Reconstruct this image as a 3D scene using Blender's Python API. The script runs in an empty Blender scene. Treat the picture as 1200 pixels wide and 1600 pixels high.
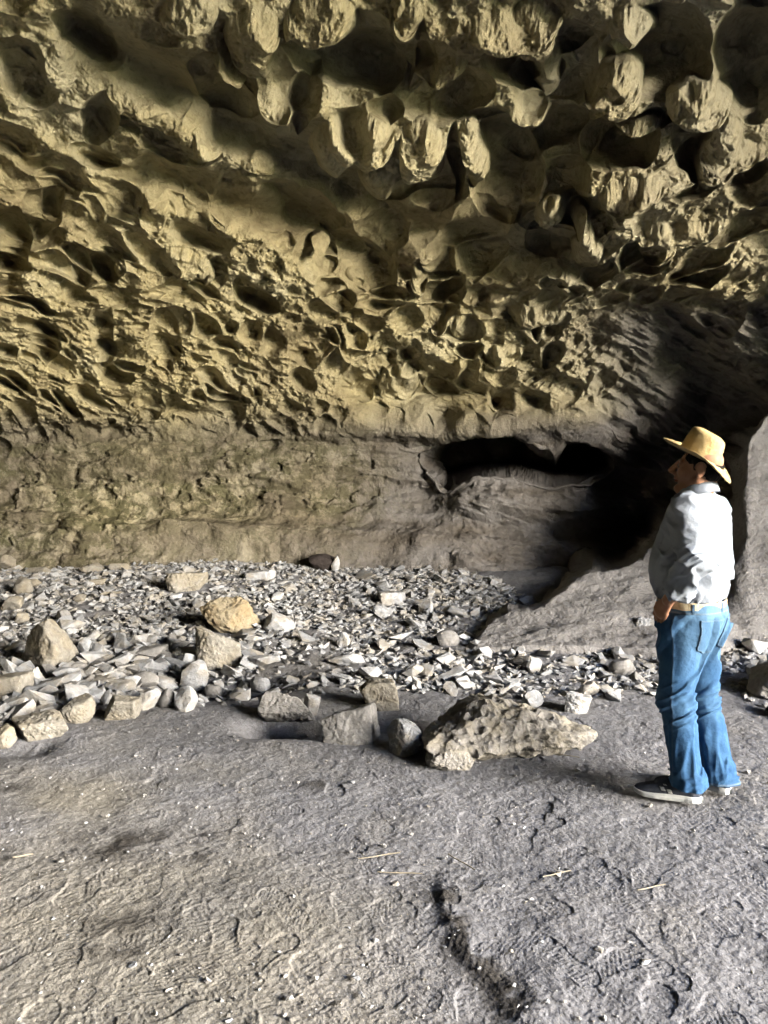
import bpy, bmesh, math, random
import numpy as np
from mathutils import Matrix, Vector, Euler
C = bpy.context.scene
COL = C.collection
R = math.radians
F32 = np.float32
# ------------------------------------------------------------------ camera
FPX = 1202.0; PITCH = R(3.33); CAMZ = 1.6
cam = bpy.data.objects.new("camera", bpy.data.cameras.new("camera"))
COL.objects.link(cam)
cam.location = (0, 0, CAMZ)
cam.rotation_euler = (R(90) - PITCH, 0, 0)
cam.data.sensor_fit = 'VERTICAL'; cam.data.sensor_height = 24.0
cam.data.lens = 24.0 * FPX / 1600.0
cam.data.clip_start = 0.05; cam.data.clip_end = 2000
C.camera = cam
# ------------------------------------------------------------------ sky and sun
SUN_AZ = R(-64); SUN_EL = R(50)          # azimuth clockwise from +Y: behind the cave, lighting the slope opposite the mouth
world = bpy.data.worlds.new("World"); C.world = world; world.use_nodes = True
nt = world.node_tree; bg = nt.nodes['Background']
sky = nt.nodes.new('ShaderNodeTexSky'); sky.sky_type = 'NISHITA'; sky.sun_disc = False
sky.sun_elevation = SUN_EL; sky.sun_rotation = SUN_AZ; sky.air_density = 0.7; sky.dust_density = 4.0; sky.ozone_density = 0.3
nt.links.new(sky.outputs[0], bg.inputs[0]); bg.inputs[1].default_value = 0.07
sd = bpy.data.lights.new("sun", 'SUN'); sd.energy = 5.0; sd.angle = R(0.5); sd.color = (1.0, 0.97, 0.92)
sun = bpy.data.objects.new("sun", sd); COL.objects.link(sun)
sv = Vector((math.sin(SUN_AZ) * math.cos(SUN_EL), math.cos(SUN_AZ) * math.cos(SUN_EL), math.sin(SUN_EL)))
sun.rotation_euler = sv.to_track_quat('Z', 'Y').to_euler(); sun.location = (-20, 20, 40)
C.view_settings.view_transform = 'Standard'; C.view_settings.look = 'None'
C.view_settings.gamma = 1; C.view_settings.exposure = 7.22
C.cycles.max_bounces = 4; C.cycles.diffuse_bounces = 2; C.cycles.glossy_bounces = 1
C.cycles.use_denoising = True; C.cycles.caustics_reflective = False; C.cycles.caustics_refractive = False
C.cycles.use_guiding = True
C.cycles.sample_clamp_indirect = 0

# ------------------------------------------------------------------ helpers
def tag(o, label=None, cat=None, group=None, kind=None):
    if label: o["label"] = label
    if cat: o["category"] = cat
    if group: o["group"] = group
    if kind: o["kind"] = kind
    return o
def mesh_from(name, V, F, smooth=True):
    me = bpy.data.meshes.new(name)
    V = np.asarray(V, F32); F = np.asarray(F, np.int32)
    n, k = F.shape
    me.vertices.add(len(V)); me.vertices.foreach_set('co', V.ravel())
    me.loops.add(n * k); me.loops.foreach_set('vertex_index', F.ravel())
    me.polygons.add(n)
    me.polygons.foreach_set('loop_start', np.arange(0, n * k, k, dtype=np.int32))
    try: me.polygons.foreach_set('loop_total', np.full(n, k, np.int32))
    except Exception: pass
    me.polygons.foreach_set('use_smooth', np.full(n, smooth, bool))
    me.update(calc_edges=True)
    return me
def obj(name, me, mat=None, parent=None, loc=None):
    o = bpy.data.objects.new(name, me); COL.objects.link(o)
    if mat is not None: me.materials.clear(); me.materials.append(mat)
    if parent is not None: o.parent = parent
    if loc is not None: o.location = loc
    return o
def empty(name, loc, rz=0):
    o = bpy.data.objects.new(name, None); COL.objects.link(o); o.location = loc; o.rotation_euler = (0, 0, rz)
    o.empty_display_size = 0.2
    return o
def hash3(ix, iy, iz, s):
    h = (ix.astype(np.uint32) * np.uint32(374761393) + iy.astype(np.uint32) * np.uint32(668265263)
         + iz.astype(np.uint32) * np.uint32(2147483647) + np.uint32((s * 974711 + 12345) & 0xffffffff))
    h = (h ^ (h >> np.uint32(13))) * np.uint32(1274126177)
    h = (h ^ (h >> np.uint32(15))) * np.uint32(2246822519)
    return h ^ (h >> np.uint32(16))
def h01(h): return (h & np.uint32(0xffffff)).astype(F32) / F32(16777216.0)
def vnoise(x, y, z, s=0):
    x = x.astype(F32); y = y.astype(F32); z = z.astype(F32)
    fx = np.floor(x); fy = np.floor(y); fz = np.floor(z)
    ix = fx.astype(np.int32); iy = fy.astype(np.int32); iz = fz.astype(np.int32)
    x = x - fx; y = y - fy; z = z - fz
    u = x * x * (3 - 2 * x); v = y * y * (3 - 2 * y); w = z * z * (3 - 2 * z)
    def c(a, b, d): return h01(hash3(ix + a, iy + b, iz + d, s))
    x00 = c(0,0,0) * (1-u) + c(1,0,0) * u; x10 = c(0,1,0) * (1-u) + c(1,1,0) * u
    x01 = c(0,0,1) * (1-u) + c(1,0,1) * u; x11 = c(0,1,1) * (1-u) + c(1,1,1) * u
    return ((x00 * (1-v) + x10 * v) * (1-w) + (x01 * (1-v) + x11 * v) * w) * 2 - 1
def fbm(x, y, z, s=0, o=4, g=0.5):
    a = 1.0; t = 0
    for k in range(o):
        t = t + a * vnoise(x, y, z, s + k); x = x * 2.03; y = y * 2.03; z = z * 2.03; a *= g
    return t
def worley(x, y, z, s=0, jit=0.9):
    x = x.astype(F32); y = y.astype(F32); z = z.astype(F32)
    ix = np.floor(x).astype(np.int32); iy = np.floor(y).astype(np.int32); iz = np.floor(z).astype(np.int32)
    f1 = np.full(x.shape, 9, F32); f2 = f1.copy(); cid = np.zeros(x.shape, F32)
    for a in (-1, 0, 1):
        for b in (-1, 0, 1):
            for c in (-1, 0, 1):
                h = hash3(ix + a, iy + b, iz + c, s)
                px = ix + a + F32(.5) + (h01(h) - F32(.5)) * F32(jit)
                py = iy + b + F32(.5) + (h01(h >> np.uint32(7)) - F32(.5)) * F32(jit)
                pz = iz + c + F32(.5) + (h01((h * np.uint32(2654435761)) >> np.uint32(5)) - F32(.5)) * F32(jit)
                d = (x - px) ** 2 + (y - py) ** 2 + (z - pz) ** 2
                d = np.sqrt(d)
                m = d < f1
                f2 = np.where(m, f1, np.minimum(f2, d))
                cid = np.where(m, h01(h >> np.uint32(3)), cid)
                f1 = np.where(m, d, f1)
    return f1, f2, cid
def sstep(a, b, x):
    t = np.clip((x - a) / (b - a), 0, 1); return t * t * (3 - 2 * t)
def ray(px, py):                                   # photo pixel -> world direction with unit forward depth
    dx = (px - 600) / FPX; dy = -(py - 800) / FPX
    return dx, math.cos(PITCH) + dy * math.sin(PITCH), -math.sin(PITCH) + dy * math.cos(PITCH)
def proj(x, y, z):                                 # world -> photo pixel (numpy)
    z = z - CAMZ
    d = y * math.cos(PITCH) - z * math.sin(PITCH)
    v = y * math.sin(PITCH) + z * math.cos(PITCH)
    d = np.maximum(d, 1e-3)
    return 600 + FPX * x / d, 800 - FPX * v / d

# ------------------------------------------------------------------ materials
def nodemat(name):
    m = bpy.data.materials.new(name); m.use_nodes = True
    t = m.node_tree; b = t.nodes['Principled BSDF']; b.inputs['Roughness'].default_value = .9
    try: b.inputs['Specular IOR Level'].default_value = .05
    except Exception: pass
    return m, t, b
def N(t, typ, **kw):
    n = t.nodes.new(typ)
    for k, v in kw.items():
        if k in n.inputs: n.inputs[k].default_value = v
        else: setattr(n, k, v)
    return n
def ramp(t, src, stops):
    r = t.nodes.new('ShaderNodeValToRGB'); e = r.color_ramp.elements
    while len(e) < len(stops): e.new(.5)
    for k, (p, c) in enumerate(stops):
        e[k].position = p; e[k].color = (*c, 1) if len(c) == 3 else c
    t.links.new(src, r.inputs[0]); return r
def mixc(t, fac, a, b, mode='MIX'):
    n = t.nodes.new('ShaderNodeMix'); n.data_type = 'RGBA'; n.blend_type = mode
    for s, v in ((0, fac), (6, a), (7, b)):
        if hasattr(v, 'links'): t.links.new(v, n.inputs[s])
        else: n.inputs[s].default_value = v if s == 0 else (*v, 1)
    return n.outputs[2]
def bump(t, b, src, dist, strength=1.0, prev=None):
    n = t.nodes.new('ShaderNodeBump'); n.inputs['Distance'].default_value = dist; n.inputs['Strength'].default_value = strength
    t.links.new(src, n.inputs['Height'])
    if prev is not None: t.links.new(prev.outputs[0], n.inputs['Normal'])
    t.links.new(n.outputs[0], b.inputs['Normal']); return n

ALB = .40
def rock_material():
    m, t, b = nodemat('cave_rock_stone')
    tc = N(t, 'ShaderNodeNewGeometry'); P = tc.outputs['Position']
    n1 = N(t, 'ShaderNodeTexNoise', Scale=.9, Detail=6.0, Roughness=.6); t.links.new(P, n1.inputs['Vector'])
    n2 = N(t, 'ShaderNodeTexNoise', Scale=14.0, Detail=7.0, Roughness=.65); t.links.new(P, n2.inputs['Vector'])
    n3 = N(t, 'ShaderNodeTexNoise', Scale=70.0, Detail=4.0, Roughness=.6); t.links.new(P, n3.inputs['Vector'])
    c1 = ramp(t, n1.outputs[0], [(.3, (.44, .36, .21)), (.5, (.70, .615, .36)), (.68, (.84, .77, .52))])
    c2 = ramp(t, n2.outputs[0], [(.25, (.62, .6, .55)), (.5, (1, 1, 1)), (.8, (1.1, 1.08, 1.0))])
    col = mixc(t, 1.0, c1.outputs[0], c2.outputs[0], 'MULTIPLY')
    # greyer stone low on the right (attribute painted from where the bare limestone stands), green algae on the lower left
    at = N(t, 'ShaderNodeAttribute', attribute_name='tint'); sep = t.nodes.new('ShaderNodeSeparateColor'); t.links.new(at.outputs['Color'], sep.inputs[0])
    grey = mixc(t, 1.0, (.33, .325, .335), c2.outputs[0], 'MULTIPLY')
    col = mixc(t, sep.outputs[0], col, grey)
    n4 = N(t, 'ShaderNodeTexNoise', Scale=5.0, Detail=8.0, Roughness=.72); t.links.new(P, n4.inputs['Vector'])
    mm = ramp(t, n4.outputs[0], [(.44, (0, 0, 0)), (.54, (1, 1, 1))])
    mul = N(t, 'ShaderNodeMath', operation='MULTIPLY'); t.links.new(mm.outputs[0], mul.inputs[0]); t.links.new(sep.outputs[1], mul.inputs[1])
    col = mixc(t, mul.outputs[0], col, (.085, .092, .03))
    col = mixc(t, sep.outputs[2], col, (.15, .125, .095))  # dark brown in place of shade: cavity, recess, lower wall
    t.links.new(mixc(t, 1.0, col, (ALB, ALB, ALB), 'MULTIPLY'), b.inputs['Base Color'])
    b1 = bump(t, b, n2.outputs[0], .028, .9)
    vr = N(t, 'ShaderNodeTexVoronoi', Scale=42.0); t.links.new(P, vr.inputs['Vector'])
    b2 = bump(t, b, vr.outputs['Distance'], .008, .6, b1)
    bump(t, b, n3.outputs[0], .007, .9, b2)
    return m
def ground_material():
    m, t, b = nodemat('dusty_earth')
    P = N(t, 'ShaderNodeNewGeometry').outputs['Position']
    n1 = N(t, 'ShaderNodeTexNoise', Scale=.8, Detail=5.0, Roughness=.6); t.links.new(P, n1.inputs['Vector'])
    n2 = N(t, 'ShaderNodeTexNoise', Scale=30.0, Detail=6.0, Roughness=.7); t.links.new(P, n2.inputs['Vector'])
    at = N(t, 'ShaderNodeAttribute', attribute_name='tint'); sep = t.nodes.new('ShaderNodeSeparateColor'); t.links.new(at.outputs['Color'], sep.inputs[0])
    c1 = mixc(t, sep.outputs[0], (.295, .305, .34), (.35, .34, .315))
    c2 = ramp(t, n2.outputs[0], [(.3, (.72, .71, .7)), (.6, (1.1, 1.1, 1.1))])
    c3 = ramp(t, n1.outputs[0], [(.35, (.8, .8, .8)), (.65, (1.12, 1.1, 1.08))])
    col = mixc(t, 1.0, mixc(t, 1.0, c1, c2.outputs[0], 'MULTIPLY'), c3.outputs[0], 'MULTIPLY')
    col = mixc(t, sep.outputs[1], col, (.07, .065, .06))
    t.links.new(mixc(t, 1.0, col, (ALB, ALB, ALB), 'MULTIPLY'), b.inputs['Base Color'])
    wn = N(t, 'ShaderNodeTexNoise', Scale=9.0, Detail=2.0); t.links.new(P, wn.inputs['Vector'])
    mx = N(t, 'ShaderNodeVectorMath', operation='MULTIPLY_ADD'); t.links.new(wn.outputs['Color'], mx.inputs[0]); mx.inputs[1].default_value = (.12, .12, .12); t.links.new(P, mx.inputs[2])
    vo = N(t, 'ShaderNodeTexVoronoi', Scale=24.0, feature='SMOOTH_F1'); t.links.new(mx.outputs[0], vo.inputs['Vector'])
    b0 = bump(t, b, vo.outputs['Distance'], .008, .6)
    n5 = N(t, 'ShaderNodeTexNoise', Scale=55.0, Detail=5.0, Roughness=.7); t.links.new(P, n5.inputs['Vector'])
    bump(t, b, n5.outputs[0], .012, .9, b0)
    return m
def stone_material(name, lo, hi, blotch=(.5, .4, .22), bl=0.0, bumpd=.012, scale=25.0):
    m, t, b = nodemat(name)
    tc = N(t, 'ShaderNodeTexCoord'); P = tc.outputs['Object']
    oi = N(t, 'ShaderNodeObjectInfo'); ge = N(t, 'ShaderNodeNewGeometry')
    add = N(t, 'ShaderNodeMath', operation='ADD'); t.links.new(oi.outputs['Random'], add.inputs[0]); t.links.new(ge.outputs['Random Per Island'], add.inputs[1])
    fr = N(t, 'ShaderNodeMath', operation='FRACT'); t.links.new(add.outputs[0], fr.inputs[0])
    base = mixc(t, fr.outputs[0], lo, hi)
    n = N(t, 'ShaderNodeTexNoise', Scale=scale, Detail=6.0, Roughness=.65); t.links.new(ge.outputs['Position'], n.inputs['Vector'])
    c = ramp(t, n.outputs[0], [(.3, (.68, .67, .65)), (.62, (1.08, 1.08, 1.08))])
    col = mixc(t, 1.0, base, c.outputs[0], 'MULTIPLY')
    if bl > 0:
        n2 = N(t, 'ShaderNodeTexNoise', Scale=6.0, Detail=5.0, Roughness=.6); t.links.new(ge.outputs['Position'], n2.inputs['Vector'])
        f = ramp(t, n2.outputs[0], [(.45, (0, 0, 0)), (.6, (bl, bl, bl))])
        col = mixc(t, f.outputs[0], col, blotch)
    t.links.new(mixc(t, 1.0, col, (ALB, ALB, ALB), 'MULTIPLY'), b.inputs['Base Color'])
    bump(t, b, n.outputs[0], bumpd, .9)
    return m
M_ROCK = rock_material(); M_GROUND = ground_material()
M_STONE = stone_material('pale_limestone', (.33, .35, .385), (.66, .69, .74), (.42, .36, .26), .5)
M_WARM = stone_material('cream_limestone', (.33, .315, .285), (.44, .425, .39), (.38, .33, .24), .5)
M_OCHRE = stone_material('ochre_limestone', (.44, .385, .28), (.47, .41, .30), (.40, .31, .19), .8)
M_PITTED = stone_material('pitted_limestone', (.36, .35, .34), (.43, .42, .41), (.40, .36, .27), .5, .03, 16.0)
M_DARK = stone_material('dark_rock', (.06, .05, .05), (.08, .07, .065))
M_GREY = stone_material('grey_mudstone', (.30, .30, .305), (.38, .375, .375))

# ------------------------------------------------------------------ ground
def capsule2(px, py, x0, y0, x1, y1):
    dx, dy = x1 - x0, y1 - y0; l = dx * dx + dy * dy + 1e-9
    t = np.clip(((px - x0) * dx + (py - y0) * dy) / l, 0, 1)
    return np.hypot(px - x0 - t * dx, py - y0 - t * dy), t
def G0(x, y):                                       # the broad lie of the cave floor
    x = np.asarray(x, F32); y = np.asarray(y, F32); z0 = np.zeros_like(x)
    h = .36 * sstep(5.3, 9.8, y) + .05 * vnoise(x * .5, y * .5, z0, 3) * sstep(2, 5, y)
    h = h + .10 * sstep(5.5, 7.5, y) * np.exp(-((x + 2.3) / 1.2) ** 2) * .4
    # trench between the row of rocks and the rubble
    d, _ = capsule2(x, y, -.75, 4.75, .3, 4.75); h = h - .12 * np.exp(-(d / .15) ** 2) * (1 + .6 * vnoise(x * 2.3, y * 2.3, z0, 9))
    d, _ = capsule2(x, y, -1.55, 5.6, -1.0, 5.6); h = h - .12 * np.exp(-(d / .3) ** 2)
    d, _ = capsule2(x, y, -2.9, 4.2, -2.0, 4.3); h = h - .05 * np.exp(-(d / .12) ** 2)
    # low lip that runs toward the camera in the middle of the foreground
    edge = .22 + .10 * np.sin(y * 4.1) + .08 * vnoise(x * 3, y * 3, z0, 5) + .12 * (2.9 - y)
    m = sstep(3.05, 2.75, y)
    h = h + m * .014 * (1 + .8 * vnoise(x * 6, y * 6, z0, 6)) * sstep(-.02, .035, x - edge) * np.exp(-np.maximum(x - edge, 0) / .7)
    h = np.where(np.hypot(x, y) > 11.5, h - 1.3 * sstep(11.4, 12.2, np.hypot(x, y)), h)
    return h
random.seed(7); rng = np.random.default_rng(7)
def build_ground():
    az = np.concatenate([np.linspace(-180, -34, 60)[:-1], np.linspace(-34, 34, 1150), np.linspace(34, 180, 60)[1:]])
    # radii: dense where the picture is dense
    pyy = np.linspace(1680, 858, 1050); dz = (pyy - 800) / FPX
    ang = np.arctan(dz) + PITCH
    r_in = 1.6 / np.tan(ang); r_in = r_in[r_in < 13]
    rr = np.concatenate([np.linspace(.05, r_in[0], 14)[:-1], r_in, np.linspace(r_in[-1], 12.2, 20)[1:]]).astype(F32)
    A, RR = np.meshgrid(np.radians(az).astype(F32), rr)
    X = RR * np.sin(A); Y = RR * np.cos(A); Z0 = np.zeros_like(X)
    H = G0(X, Y)
    near = (np.abs(A) < .62) & (RR > 1.4) & (RR < 7.5)
    xs = X[near]; ys = Y[near]; zz = np.zeros_like(xs)
    h = .009 * fbm(xs * 2.2, ys * 2.2, zz, 11, 3) + .0022 * fbm(xs * 14, ys * 14, zz, 17, 3)
    # footprints, newest last
    prints = []
    for k in range(520):
        y = 1.7 + 4.2 * random.random() ** 1.15; x = random.uniform(-.58, .60) * (y + .4)
        prints.append((x, y, random.gauss(R(80), R(38)) + (math.pi if random.random() < .5 else 0), random.randrange(5), random.uniform(.85, 1.05)))
    order = np.argsort(ys); ysS = ys[order]; xsS = xs[order]; hS = h[order]
    for (x0, y0, a, typ, s) in prints:
        i0 = np.searchsorted(ysS, y0 - .17); i1 = np.searchsorted(ysS, y0 + .17)
        sx = xsS[i0:i1] - x0; sel = np.abs(sx) < .17
        idx = np.nonzero(sel)[0] + i0
        if len(idx) == 0: continue
        sx = xsS[idx] - x0; sy = ysS[idx] - y0
        u = (sx * math.cos(a) + sy * math.sin(a)) / s; v = (-sx * math.sin(a) + sy * math.cos(a)) / s
        wv = .047 - .010 * np.cos((u + .02) * 28); wv = np.where(np.abs(u) < .145, wv * np.sqrt(np.maximum(0, 1 - (u / .147) ** 4)), 0)
        dd = np.abs(v) - wv
        mk = sstep(.006, -.006, dd) * (np.abs(u) < .147)
        part = random.random()
        if part < .35: mk = mk * sstep(-.02, .01, u)
        elif part < .5: mk = mk * sstep(.02, -.01, u)
        if typ == 0: tr = np.sin(u * 2 * math.pi / .024 + np.abs(v) * 120)
        elif typ == 1: tr = np.sin(u * 2 * math.pi / .020)
        elif typ == 2: tr = np.sin(np.hypot(u - .06, v) * 2 * math.pi / .022)
        elif typ == 3: tr = np.sign(np.sin(u * 2 * math.pi / .022) * np.sin(v * 2 * math.pi / .022))
        else: tr = np.sin((u + v * .6) * 2 * math.pi / .026)
        dep = random.uniform(.001, .004)
        mean = hS[idx].mean()
        rim = np.exp(-(np.maximum(dd, 0) / .006) ** 2) * (1 - mk) * (np.abs(u) < .16) * dep * .25
        if part >= .5: hS[idx] = hS[idx] * (1 - mk) + mk * (mean * .7 + hS[idx] * .3 - dep * .6 + tr * .0005) + rim
        else: hS[idx] = hS[idx] * (1 - mk) + mk * (mean * .6 + hS[idx] * .4 - dep * .6 + tr * .0005)
    h2 = np.empty_like(h); h2[order] = hS
    # scuffs: short curved scratches
    hh = fbm(xs * 30, ys * 30, zz, 31, 2)
    h2 = h2 + .0014 * hh + .0011 * fbm(xs * 70, ys * 70, zz, 35, 3, .7)
    # crumbly lip
    edge = .22 + .10 * np.sin(ys * 4.1) + .08 * vnoise(xs * 3, ys * 3, zz, 5) + .12 * (2.9 - ys)
    lip = np.exp(-((xs - edge - .05) / .10) ** 2) * sstep(3.05, 2.8, ys)
    h2 = h2 + lip * .007 * np.maximum(0, fbm(xs * 11, ys * 11, zz, 41, 3))
    H[near] += h2 * sstep(0.62, .58, np.abs(A[near]))
    far = RR > 5.2
    H[far] += (.02 * fbm(X[far] * 5, Y[far] * 5, Z0[far], 51, 4)) * sstep(5.2, 6.2, RR[far])
    V = np.stack([X, Y, H], -1).reshape(-1, 3)
    nr, na = A.shape
    i = np.arange(nr - 1)[:, None] * na + np.arange(na - 1)[None]
    Fq = np.stack([i, i + 1, i + na + 1, i + na], -1).reshape(-1, 4)[:, ::-1]
    me = mesh_from('cave_floor', V, Fq)
    # tint: r = paler beige earth, g = darker tone along the lip, in patches and toward the mouth
    PX, PY = proj(X, Y, H)
    warm = sstep(150, -350, PX - 640 + (PY - 1400) * -.2 ) * sstep(1150, 1500, PY) + .9 * np.exp(-(((PX - 110) / 110) ** 2 + ((PY - 1235) / 40) ** 2)) + .5*np.exp(-(((PX - 470) / 110) ** 2 + ((PY - 1035) / 45) ** 2))
    warm = np.clip(warm + .3 * fbm(X * 3, Y * 3, Z0, 61, 3), 0, 1)
    edge = .22 + .10 * np.sin(Y * 4.1) + .08 * vnoise(X * 3, Y * 3, Z0, 5) + .12 * (2.9 - Y)
    n6 = fbm(X * 9, Y * 9, Z0, 66, 4)
    dark = np.exp(-((X - edge - .03) / .08) ** 2) * sstep(3.05, 2.85, Y) * sstep(-.3, .4, n6)
    for (cx, cy, rx, ry) in ((230, 1310, 120, 14), (300, 1340, 60, 12), (170, 1330, 40, 20), (20, 1232, 60, 9), (190, 1440, 70, 22), (210, 1490, 60, 12), (300, 1500, 60, 12), (505, 1225, 45, 9), (690, 1432, 25, 7), (10, 1335, 25, 10)):
        dark = dark + np.exp(-(((PX - cx) / rx) ** 2 + ((PY - cy) / ry) ** 2)) * sstep(-.6, .5, n6) * .8
    dark = dark + .95 * sstep(R(36), R(44), A) * sstep(R(170), R(150), A) * sstep(2.0, 3.5, RR)      # unseen floor toward the mouth, darkened to cut bounce onto the ceiling
    ca = me.color_attributes.new('tint', 'FLOAT_COLOR', 'POINT')
    z = np.stack([warm, np.clip(dark, 0, .92), Z0, Z0 + 1], -1).astype(F32)
    ca.data.foreach_set('color', z.ravel())
    o = obj('ground', me, M_GROUND); tag(o, 'dusty trampled cave floor with many shoe prints', None, None, 'structure')
build_ground()

# ------------------------------------------------------------------ cave rock
def poly_side(px, py, pts):                           # signed distance-ish below a left-to-right polyline (positive = below)
    xs = [p[0] for p in pts]; ys = [p[1] for p in pts]
    return py - np.interp(px, xs, ys)
def base_depth(px, py):
    colx = [-200, 200, 450, 650, 780, 900, 1000, 1100, 1200, 1400]
    rows = {
        -200: [(-250, 4.7), (-50, 5.55), (60, 6.05), (150, 6.5), (230, 6.95), (300, 7.00), (450, 8.00), (560, 8.8), (640, 9.5), (700, 9.9), (760, 9.9), (820, 9.75), (880, 9.5), (1000, 9.2)],
        200: [(-250, 4.7), (-50, 5.55), (60, 6.05), (150, 6.5), (230, 6.95), (300, 7.20), (450, 8.30), (560, 9.3), (640, 10.0), (690, 10.4), (760, 10.2), (820, 9.95), (880, 9.6), (1000, 9.2)],
        450: [(-250, 4.7), (-50, 5.55), (60, 6.05), (150, 6.5), (230, 6.95), (300, 7.40), (450, 8.60), (560, 9.5), (640, 10.1), (690, 10.4), (760, 10.3), (820, 10.0), (880, 9.6), (1000, 9.2)],
        650: [(-250, 4.7), (-50, 5.55), (60, 6.05), (150, 6.5), (230, 6.95), (300, 7.50), (450, 8.80), (560, 9.6), (640, 10.0), (700, 10.4), (760, 10.4), (820, 10.1), (890, 9.5), (1000, 9.2)],
        780: [(-250, 4.7), (-50, 5.55), (60, 6.05), (150, 6.5), (230, 6.95), (300, 7.40), (450, 8.60), (560, 9.4), (650, 9.6), (720, 10.1), (760, 9.9), (820, 9.8), (900, 9.5), (1000, 9.2)],
        900: [(-250, 4.7), (-50, 5.55), (60, 6.05), (150, 6.5), (230, 6.95), (300, 7.20), (450, 8.30), (560, 9.1), (650, 9.5), (720, 10.0), (760, 9.9), (830, 10.0), (900, 9.8), (1000, 9.6)],
        1000: [(-250, 4.7), (-50, 5.55), (60, 6.05), (150, 6.5), (230, 6.95), (300, 7.10), (450, 8.00), (520, 8.6), (640, 9.7), (720, 10.6), (760, 11), (850, 11.4), (1000, 11.4)],
        1100: [(-250, 4.7), (-50, 5.55), (60, 6.05), (150, 6.5), (230, 6.95), (300, 7.00), (460, 7.80), (530, 8.6), (640, 9.8), (720, 10.5), (850, 11.2), (1000, 11.2)],
        1200: [(-250, 4.7), (-50, 5.55), (60, 6.05), (150, 6.5), (230, 6.95), (300, 6.80), (480, 7.70), (560, 8.3), (640, 9.0), (720, 9.4), (850, 10), (1000, 10)],
        1400: [(-250, 4.7), (-50, 5.55), (60, 6.05), (150, 6.5), (230, 6.95), (300, 6.40), (480, 6.90), (560, 7.4), (640, 7.6), (720, 7.6), (850, 7.6), (1000, 7.5)]}
    T = np.stack([np.interp(py, [p[0] for p in rows[c]], [p[1] for p in rows[c]]) for c in colx], 0)
    f = np.interp(px, colx, np.arange(len(colx))); i = np.clip(np.floor(f).astype(int), 0, len(colx) - 2); w = sstep(0, 1, f - i)
    a = np.take_along_axis(T, i[None], 0)[0]; b = np.take_along_axis(T, i[None] + 1, 0)[0]
    return a * (1 - w) + b * w
HOLE = [(662, 718), (684, 690), (730, 670), (806, 672), (840, 702), (868, 716), (882, 690), (920, 690), (950, 704), (958, 732), (920, 742), (860, 742), (800, 732), (740, 740), (696, 758)]
def in_poly(px, py, P):
    ins = np.zeros(px.shape, bool); dmin = np.full(px.shape, 1e9)
    n = len(P)
    for k in range(n):
        x0, y0 = P[k]; x1, y1 = P[(k + 1) % n]
        d, _ = capsule2(px, py, x0, y0, x1, y1); dmin = np.minimum(dmin, d)
        c = ((y0 > py) != (y1 > py)); xi = (x1 - x0) * (py - y0) / (y1 - y0 + 1e-9) + x0
        ins ^= c & (px < xi)
    return np.where(ins, dmin, -dmin)
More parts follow.
